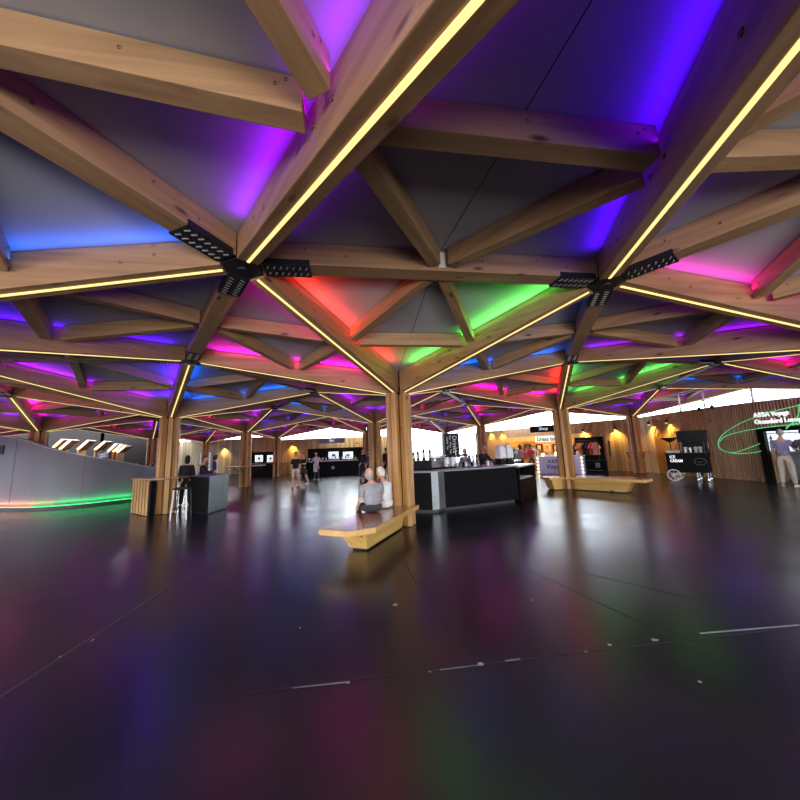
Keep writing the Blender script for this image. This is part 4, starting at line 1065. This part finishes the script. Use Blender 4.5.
# rail right of the column (px 575-600)
rA = gz(576, 471.5)+Vector((.35, .55, 0)); rB = gz(600, 472)+Vector((.35, .5, 0)); d = rB-rA; ar = math.atan2(d.y, d.x); Lr2 = d.length
t = thing('clothes_rail', 'black clothes rail in the shop seen right of the bench column', 'rail', rA, ar)
m = MB()
for x in (0, Lr2): m.tube([(x, 0, 0), (x, 0, 1.75)], .02, 8); m.tube([(x, -.25, .02), (x, .25, .02)], .02, 8)
m.tube([(0, 0, 1.75), (Lr2, 0, 1.75)], .02, 8); build('frame', m, ['black_steel'], t)
m = MB(); m.box((Lr2/2, .50, 1.0), (Lr2+.3, .03, 1.9)); build('back_panel', m, ['black_laminate'], t)
cl = ['charcoal_cloth', 'orange_cloth', 'orange_cloth', 'black_fabric', 'charcoal_cloth', 'red_cloth', 'pink_cloth']
nm_ = ['charcoal', 'orange', 'second orange', 'black', 'dark grey', 'red', 'pink']
for n, c in enumerate(cl):
    p = rA+d*((n+.6)/7.2); garment(p+Vector((0, 0, 1.632)), ar+1.2, c, '%s shirt hanging on the rail right of the bench column' % nm_[n], 'shirts on the near rail')
t = thing('display_plinth', 'black display plinth with pale print below the hanging shirts', 'plinth', gz(593, 472.6), ar)
m = MB(); m.box((.1, .2, .32), (1.05, .36, .64)); build('box_body', m, ['black_laminate'], t, bevel=.01)
m = MB(); m.box((.28, .016, .40), (.22, .006, .26), 0); m.box((.1, .016, .12), (.8, .006, .02)); build('print', m, ['panel_grey'], t)
# inside shop left part: shelf wall with merchandise, two shoppers
for n, px in enumerate((514, 521, 528, 540, 548, 557)):
    P, an = at_wall(px, 448, bk0, bk1, .09)
    t = thing('picture', '%s poster on the orange back wall of the shop' % ('black and white', 'yellow', 'dark', 'brown', 'pale', 'black')[n], 'poster', P, an, 'posters on shop back wall')
    m = MB(); m.box((0, 0, 0), (.62, .02, .62)); build('sheet', m, [('worktop_grey', 'orange_cloth', 'charcoal_cloth', 'glass_brown', 'cream_cloth', 'black_plastic')[n]], t)
    m = MB(); m.box((0, -.012, .05), (.3, .005, .3)); m.box((0, -.012, -.2), (.45, .005, .05)); build('print', m, [('black_plastic', 'label_cream', 'panel_grey', 'label_cream', 'orange_cloth', 'label_cream')[n]], t)
rA = gz(512, 469)+Vector((.5, .9, 0)); rB = gz(536, 470)+Vector((.5, .9, 0)); d = rB-rA; ar = math.atan2(d.y, d.x); Lr2 = d.length
t = thing('clothes_rail', 'black clothes rail in the shop left of the lilac booth', 'rail', rA, ar)
m = MB()
for x in (0, Lr2): m.tube([(x, 0, 0), (x, 0, 1.5)], .02, 8); m.tube([(x, -.25, .02), (x, .25, .02)], .02, 8)
m.tube([(0, 0, 1.5), (Lr2, 0, 1.5)], .02, 8); build('frame', m, ['black_steel'], t)
for n, c in enumerate(['charcoal_cloth', 'teal_cloth', 'pink_cloth', 'black_fabric', 'red_cloth', 'purple_cloth', 'cream_cloth']):
    garment(rA+d*((n+.5)/7)+Vector((0, 0, 1.382)), ar+1.1, c, '%s garment on the rail left of the lilac booth' % c.split('_')[0], 'garments on the far rail')
person('shopper in pink top standing at the shop entrance left of the booth', (gy(521.5, 460, 19.6).x, 19.6, 0), .4, 1.62, 'pink_cloth', 'charcoal_cloth', hair='hair_brown', long_hair=True)
person('shopper in red top looking at clothes left of the lilac booth', (gy(531.5, 460, 19.9).x, 19.9, 0), -.2, 1.6, 'red_cloth', 'charcoal_cloth', hair='hair_dark')

# ------------------------------------------------------------------ ice cream cart
k0, k1 = gz(676, 479.5), gz(706, 483); d = k1-k0; ac = math.atan2(d.y, d.x)
if math.cos(ac-0) < 0 and d.x < 0: pass
ce = gz(693, 480.5)
t = thing('ice_cream_cart', 'black ice cream cart with white spoked wheels and flat canopy by the wall', 'cart', (ce.x-.02, ce.y+.05, 0), -.85)
m = MB(); m.box((0, 0, .68), (1.25, .68, .72)); build('cart_body', m, ['black_laminate'], t, bevel=.02)
m = MB(); m.box((0, 0, 1.06), (1.35, .76, .04)); build('counter_top', m, ['black_plastic'], t)
for x in (-.14, .58):
    for y in (-.32, .32):
        m = MB(); m.tube([(x, y, 1.08), (x, y, 1.88)], .02, 8); build('canopy_post', m, ['black_steel'], t)
m = MB(); m.box((.22, 0, 1.90), (.92, .78, .05)); m.prism([(-.18, -.36), (.64, -.36), (.64, .36), (-.18, .36)], 1.50, 1.88); build('canopy', m, ['black_fabric'], t)
m = MB(); m.lathe((-.48, 0, 1.50), [(.05, 0), (.12, .05), (.27, .15), (.30, .18), (.0, .19)], 16); m.tube([(-.48, 0, 1.08), (-.48, 0, 1.52)], .02, 8); build('side_parasol', m, ['black_fabric'], t)
for y in (-.37, .37):
    m = MB(); m.tube([(.21*math.cos(a)-.44, y, .22+.21*math.sin(a)) for a in [R(x) for x in range(0, 360, 20)]], .018, 8, 0, True)
    for i in range(8): m.tube([(-.44, y, .22), (-.44+.21*math.cos(i*PI/4), y, .22+.21*math.sin(i*PI/4))], .008, 6)
    m.lathe((0, 0, -.03), [(.05, 0), (.05, .06)], 12); 
    n0 = len(m.v)-24; m.v[n0:] = [(-.44+vx, y+vz, .22+vy) for vx, vy, vz in m.v[n0:]]
    build('wheel', m, ['white_paint'], t)
for x in (.25, .55):
    for y in (-.28, .28):
        m = MB(); m.tube([(x, y, .34), (x, y, .10)], .015, 6); m.ball((x, y, .055), (.055, .03, .055), 0, 10, 8); build('caster', m, ['chrome'], t)
text('lettering', 'ICE', .15, 'sign_letters', t, (-.50, -.345, .92), (PI/2, 0, 0), .003, 'LEFT', sx=.8, bold=.004)
text('lettering', 'CREAM', .15, 'sign_letters', t, (-.50, -.345, .77), (PI/2, 0, 0), .003, 'LEFT', sx=.8, bold=.004)
m = MB(); m.tube([(.40+.17*math.cos(R(x)), -.345, .74+.13*math.sin(R(x))) for x in range(0, 360, 20)], .008, 6, 0, True); m.tube([(.32, -.345, .74), (.40, -.345, .70), (.48, -.345, .76)], .008, 6); build('emblem', m, ['panel_grey'], t)
m = MB(); m.box((.22, .335, 1.3), (.78, .03, .44)); build('back_panel', m, ['black_fabric'], t)
m = MB(); m.box((-.38, -.1, 1.13), (.42, .3, .10)); build('cone_tray', m, ['label_cream'], t)
Mx = t.matrix_basis.copy() if False else (Matrix.Translation(t.location) @ Matrix.Rotation(-.85, 4, 'Z'))
for n, (x, y, mt) in enumerate(((.0, -.15, 'white_plastic'), (.14, -.18, 'chrome'), (.3, -.12, 'white_plastic'), (.44, -.2, 'label_cream'))):
    m = MB(); m.lathe((0, 0, 0), [(.045, 0), (.06, .16), (.07, .17), (.07, .19), (.04, .22)], 12)
    tag(build('cup', m, [mt], None, Mx @ Vector((x, y, 1.08))), '%s standing on the ice cream cart counter' % ('white tub next to cone tray', 'shiny steel cup', 'white tub under the canopy middle', 'cream coloured cup at right')[n], 'cup', 'cups on the cart')
pv = Mx @ Vector((.35, .75, 0))
person('vendor in black standing behind the ice cream cart under the canopy', (pv.x, pv.y, 0), PI-.85, 1.6, 'black_fabric', 'black_fabric', hair='hair_dark', sleeve=1.)

# ------------------------------------------------------------------ right wall: neon, letters, lounge entrance, people
n9 = Vector((W10.y-W9.y, -(W10.x-W9.x), 0)).normalized(); p9 = Vector((W9.x, W9.y, 0))
aN = math.atan2(W10.y-W9.y, W10.x-W9.x)
def neon_pts(px): 
    return [on_plane(x, y, p9+n9*.17, n9) for x, y in px]
def smooth(px, n=6, closed=False):
    out = []; N = len(px)
    for i in range(N-1):
        g4 = [max(0, i-1), i, i+1, min(N-1, i+2)]
        for j in range(n):
            out.append(tuple(cr(*[Vector(px[q]) for q in g4], j/n)))
    out.append(px[-1]); return out
t = thing('neon_ring', 'green neon loop of thin tubes on the dark slatted wall by the lounge', 'neon', (0, 0, 0))
for px in ([(812, 402), (800, 405), (775, 411), (750, 419), (730, 429), (720, 438), (718.5, 445), (722, 450), (732, 453), (745, 453.5), (757, 452), (761, 451)],
           [(812, 423), (800, 424), (778, 426), (755, 429), (735, 433), (724, 437), (719.5, 442)],
           [(760, 443.5), (750, 447.5), (740, 451), (732, 453)],
           [(799, 404), (799, 412), (796, 419), (790, 425), (786, 429)], [(786, 427.5), (794, 423.5), (803, 423)]):
    m = MB(); m.tube(neon_pts(smooth(px)), .0115, 8); build('neon_tube', m, ['neon_green'], t, smooth=True)
P = on_plane(775, 416.5, p9+n9*.08, n9)
t = thing('lounge_sign', 'two lines of raised white lettering on the slatted wall over the lounge entrance', 'sign', P, aN)
ux = Vector((math.cos(aN), math.sin(aN), 0))
def loc_px(px, py): v = on_plane(px, py, p9+n9*.10, n9)-P; return v.dot(ux), v.z
x0, z0 = loc_px(753.5, 415.6); x1, z1 = loc_px(789, 414.8); x2, z2 = loc_px(754.5, 421.8)
hsz = .235; cx_ = .72
for i, ch in enumerate('ABBA'):
    o = text('lettering', ch, hsz, 'sign_letters', t, (x0+.06+i*hsz*.70*cx_, -.02, z0), (PI/2, 0, 0), .02, sx=cx_)
    if i == 1: o.scale = (-cx_, 1, 1)
o = text('lettering', 'Voyage', hsz, 'sign_letters', t, (x0+.06+3.9*hsz*.70*cx_, -.02, z0), (PI/2, 0, 0), .02, 'LEFT', sx=cx_)
o = text('lettering', 'Oceanbird Lounge', hsz, 'sign_letters', t, (x2, -.02, z2-.02), (PI/2, 0, 0), .02, 'LEFT', sx=.80)
# lounge entrance: black portal, side panel, lit room behind
j0 = Vector((W10.x, W10.y, 0)); j1 = Vector((WJ.x, WJ.y, 0)); d = j1-j0; aj = math.atan2(d.y, d.x); Lj = d.length
t = thing('door_3', 'open lounge entrance framed in black', 'door', j0, aj, kind='structure')
m = MB(); m.box((.09, -.02, .95), (.18, .24, 1.90)); m.box((Lj-.05, -.02, .95), (.1, .24, 1.90)); m.box((Lj/2, -.02, 1.83), (Lj, .24, .14)); build('door_frame', m, ['black_laminate'], t)
m = MB(); m.box((.24, .42, .55), (.04, .8, 1.1)); build('side_panel', m, ['bench_side_wood'], t)
od = Vector((-d.y, d.x, 0)).normalized()
r0, r1 = j0+od*1.9-d.normalized()*2.6, j1+od*1.9+d.normalized()*.3
slab('wall_right', r0, r1, 0, 2.7, 'panel_grey'); slab('wall_right', j0+od*.15-d.normalized()*.1, r0, 0, 2.7, 'panel_grey'); slab('wall_right', r1, j1+od*.15+d.normalized()*.1, 0, 2.7, 'panel_grey')
m = MB(); m.prism([tuple((j0+od*.15).xy), tuple((j1+od*.15).xy), tuple(r1.xy), tuple(r0.xy)], 2.6, 2.65); struct(build('ceiling', m, ['white_paint']))
LB = (r1-r0).length-.3
t = thing('back_bar', 'bright glass shelf unit glowing inside the lounge beyond the entrance', 'shelf', r0+(r1-r0)*.5-od*.25, aj)
m = MB(); m.box((0, .05, 1.55), (LB, .04, 1.1)); build('lit_panel', m, ['screen_white'], t)
m = MB()
for z in (1.0, 1.35, 1.7, 2.05): m.box((0, -.08, z), (LB, .22, .03))
build('shelves', m, ['brushed_steel'], t)
m = MB(); m.box((0, 0, .48), (LB, .3, .96)); build('cupboard', m, ['panel_grey'], t)
random.seed(3)
for n in range(14):
    p = r0+(r1-r0)*.5-od*.335+d.normalized()*(-LB/2+.1+n*(LB-.2)/13)
    bottle(Vector((p.x, p.y, (1.017, 1.367, 1.717)[n % 3])), .26, ('glass_dark', 'glass_green', 'brushed_steel', 'glass_brown')[n % 4], 'small bottle on the glowing shelf unit inside the lounge', 'bottles on lounge shelves', r=.04)
person('man in lilac checked shirt and cream trousers standing at the lounge entrance', gz(790, 486.5)+Vector((0, 0, 0)), .15-PI*.5+.35, 1.76, 'lilac_check', 'cream_cloth', hair='hair_grey', sleeve=.5, armR=((.25, .45, -1), (-.3, 1, .4)), shoe='shoe_white', lean=.03, build_w=1.08)
person('person in dark patterned top at the right frame edge by the lounge entrance', gz(815, 489), .1-PI*.5+.5, 1.76, 'print_cloth', 'cream_cloth', hair='hair_dark', sleeve=.5, armL=((-.3, .35, -1), (.2, 1, .2)), shoe='shoe_white')
# spot fittings
def spot(px, py, a, b, label, warm=True, off_=.22):
    P, an = at_wall(px, py, a, b, off_)
    t = thing('spot_lamp', label, 'lamp', P, an, 'spot lamps on wall tops')
    m = MB(); m.lathe((0, 0, -.08), [(.06, 0), (.07, .01), (.06, .16)], 12); build('lamp_head', m, ['black_steel'], t)
    m = MB(); m.tube([(0, 0, .08), (0, .04, .16), (0, off_-.02, .16)], .016, 8); build('bracket', m, ['black_steel'], t)
    if warm:
        m = MB(); m.lathe((0, 0, -.09), [(.05, 0), (.05, .008)], 12); build('lens', m, ['lamp_yellow'], t)
        la = bpy.data.lights.new('spot', 'SPOT'); la.energy = 160; la.color = (1, .68, .16); la.spot_size = R(120); la.spot_blend = .8; la.shadow_soft_size = .05
        o = bpy.data.objects.new('spot', la); COL.objects.link(o); nrm = Vector((math.sin(an), -math.cos(an), 0)); o.location = P+Vector((0, 0, -.11)); 
        o.rotation_euler = Vector((-nrm.x*.35, -nrm.y*.35, -1)).to_track_quat('-Z', 'Y').to_euler()
v2 = lambda w: Vector((w[0], w[1]))
spot(653, 423, W6, W7, 'spot lamp throwing yellow light on planks right of the timber door'); spot(671, 421, W7, W8, 'spot lamp throwing yellow light left of the ice cream cart')
spot(704, 409, W8, W9, 'black spot lamp on the wall top above the ice cream cart', False); spot(717, 407, W9, W10, 'black spot lamp at the left end of the dark slatted wall', False)
spot(492, 432, W2, W3, 'spot lamp on the slatted wall right of the white windows'); spot(503, 432, W2, W3, 'spot lamp on the slatted wall left of the shop')
spot(585, 430, W4, W5, 'spot lamp above the shop rail right of the bench column'); spot(616, 428, W5, W6, 'spot lamp above the timber door')
spot(293, 444, Vector((-10.4, 27.9)), L1, 'spot lamp on the plank wall above the two walkers'); spot(357, 444, L2, WB0, 'spot lamp right of the far bar'); spot(225, 447, Vector((-21.7, 31.3)), Vector((-13.6, 30.6)), 'spot lamp on the pale plank wall at the far left')
# shop and lounge interior lamps
def point(loc, e, col, r=.12):
    la = bpy.data.lights.new('ceiling_lamp', 'POINT'); la.energy = e; la.color = col; la.shadow_soft_size = r
    o = bpy.data.objects.new('ceiling_lamp', la); COL.objects.link(o); o.location = loc
c = (bk0+bk1)/2; 
for f_ in (.2, .5, .8): p = (s0.lerp(s2, f_)+bk0.lerp(bk1, f_))/2; point((p.x, p.y, 2.42), 130, (1, .70, .35))
p = (r0+r1+j0+j1)/4; point((p.x, p.y, 2.5), 45, (.85, .92, 1))
point((-5.5, 29.0, 2.2), 25, (1, .85, .7)); point((-17, 21., 2.9), 12, (1, .7, .4))

# ------------------------------------------------------------------ world, lamps, camera
w = bpy.data.worlds.new('overcast'); SC.world = w; w.use_nodes = True
bg = w.node_tree.nodes['Background']; bg.inputs[0].default_value = (.86, .95, 1., 1); bg.inputs[1].default_value = 15.
def area(name, loc, aim, size, sy, power, col):
    la = bpy.data.lights.new(name, 'AREA'); la.shape = 'RECTANGLE'; la.size = size; la.size_y = sy; la.energy = power; la.color = col
    o = bpy.data.objects.new(name, la); COL.objects.link(o); o.location = loc
    o.rotation_euler = (Vector(aim)-Vector(loc)).to_track_quat('-Z', 'Y').to_euler(); return o
area('rear_fill', (-1, -8., 1.5), (0, 5, 3.4), 16, 2.6, 1250, (1, .93, .86))  # unseen fill lamp added behind the camera to brighten beams and ceiling
area('rear_fill', (2.6, -4.6, .8), (1.0, 2.5, 4.2), 5, 1.6, 360, (1, .95, .9))  # second added fill, tilted up to lift the dark overhead bay

cam = bpy.data.cameras.new('camera'); co = bpy.data.objects.new('camera', cam); COL.objects.link(co)
cam.sensor_fit = 'HORIZONTAL'; cam.sensor_width = 36; cam.lens = 36*F/800; cam.clip_start = .05; cam.clip_end = 300
co.matrix_world = Matrix.Translation((0, 0, CAMH)) @ Matrix.Rotation(PI/2+PITCH, 4, 'X') @ Matrix.Rotation(ROLL, 4, 'Z')
SC.camera = co
SC.view_settings.view_transform = 'Standard'; SC.view_settings.look = 'None'
SC.view_settings.exposure = 0.; SC.view_settings.gamma = 1.
SC.cycles.use_denoising = True
SC.cycles.max_bounces = 8; SC.cycles.diffuse_bounces = 3; SC.cycles.glossy_bounces = 4; SC.cycles.transparent_max_bounces = 8
SC.cycles.sample_clamp_indirect = 6.; SC.cycles.caustics_reflective = False; SC.cycles.caustics_refractive = False
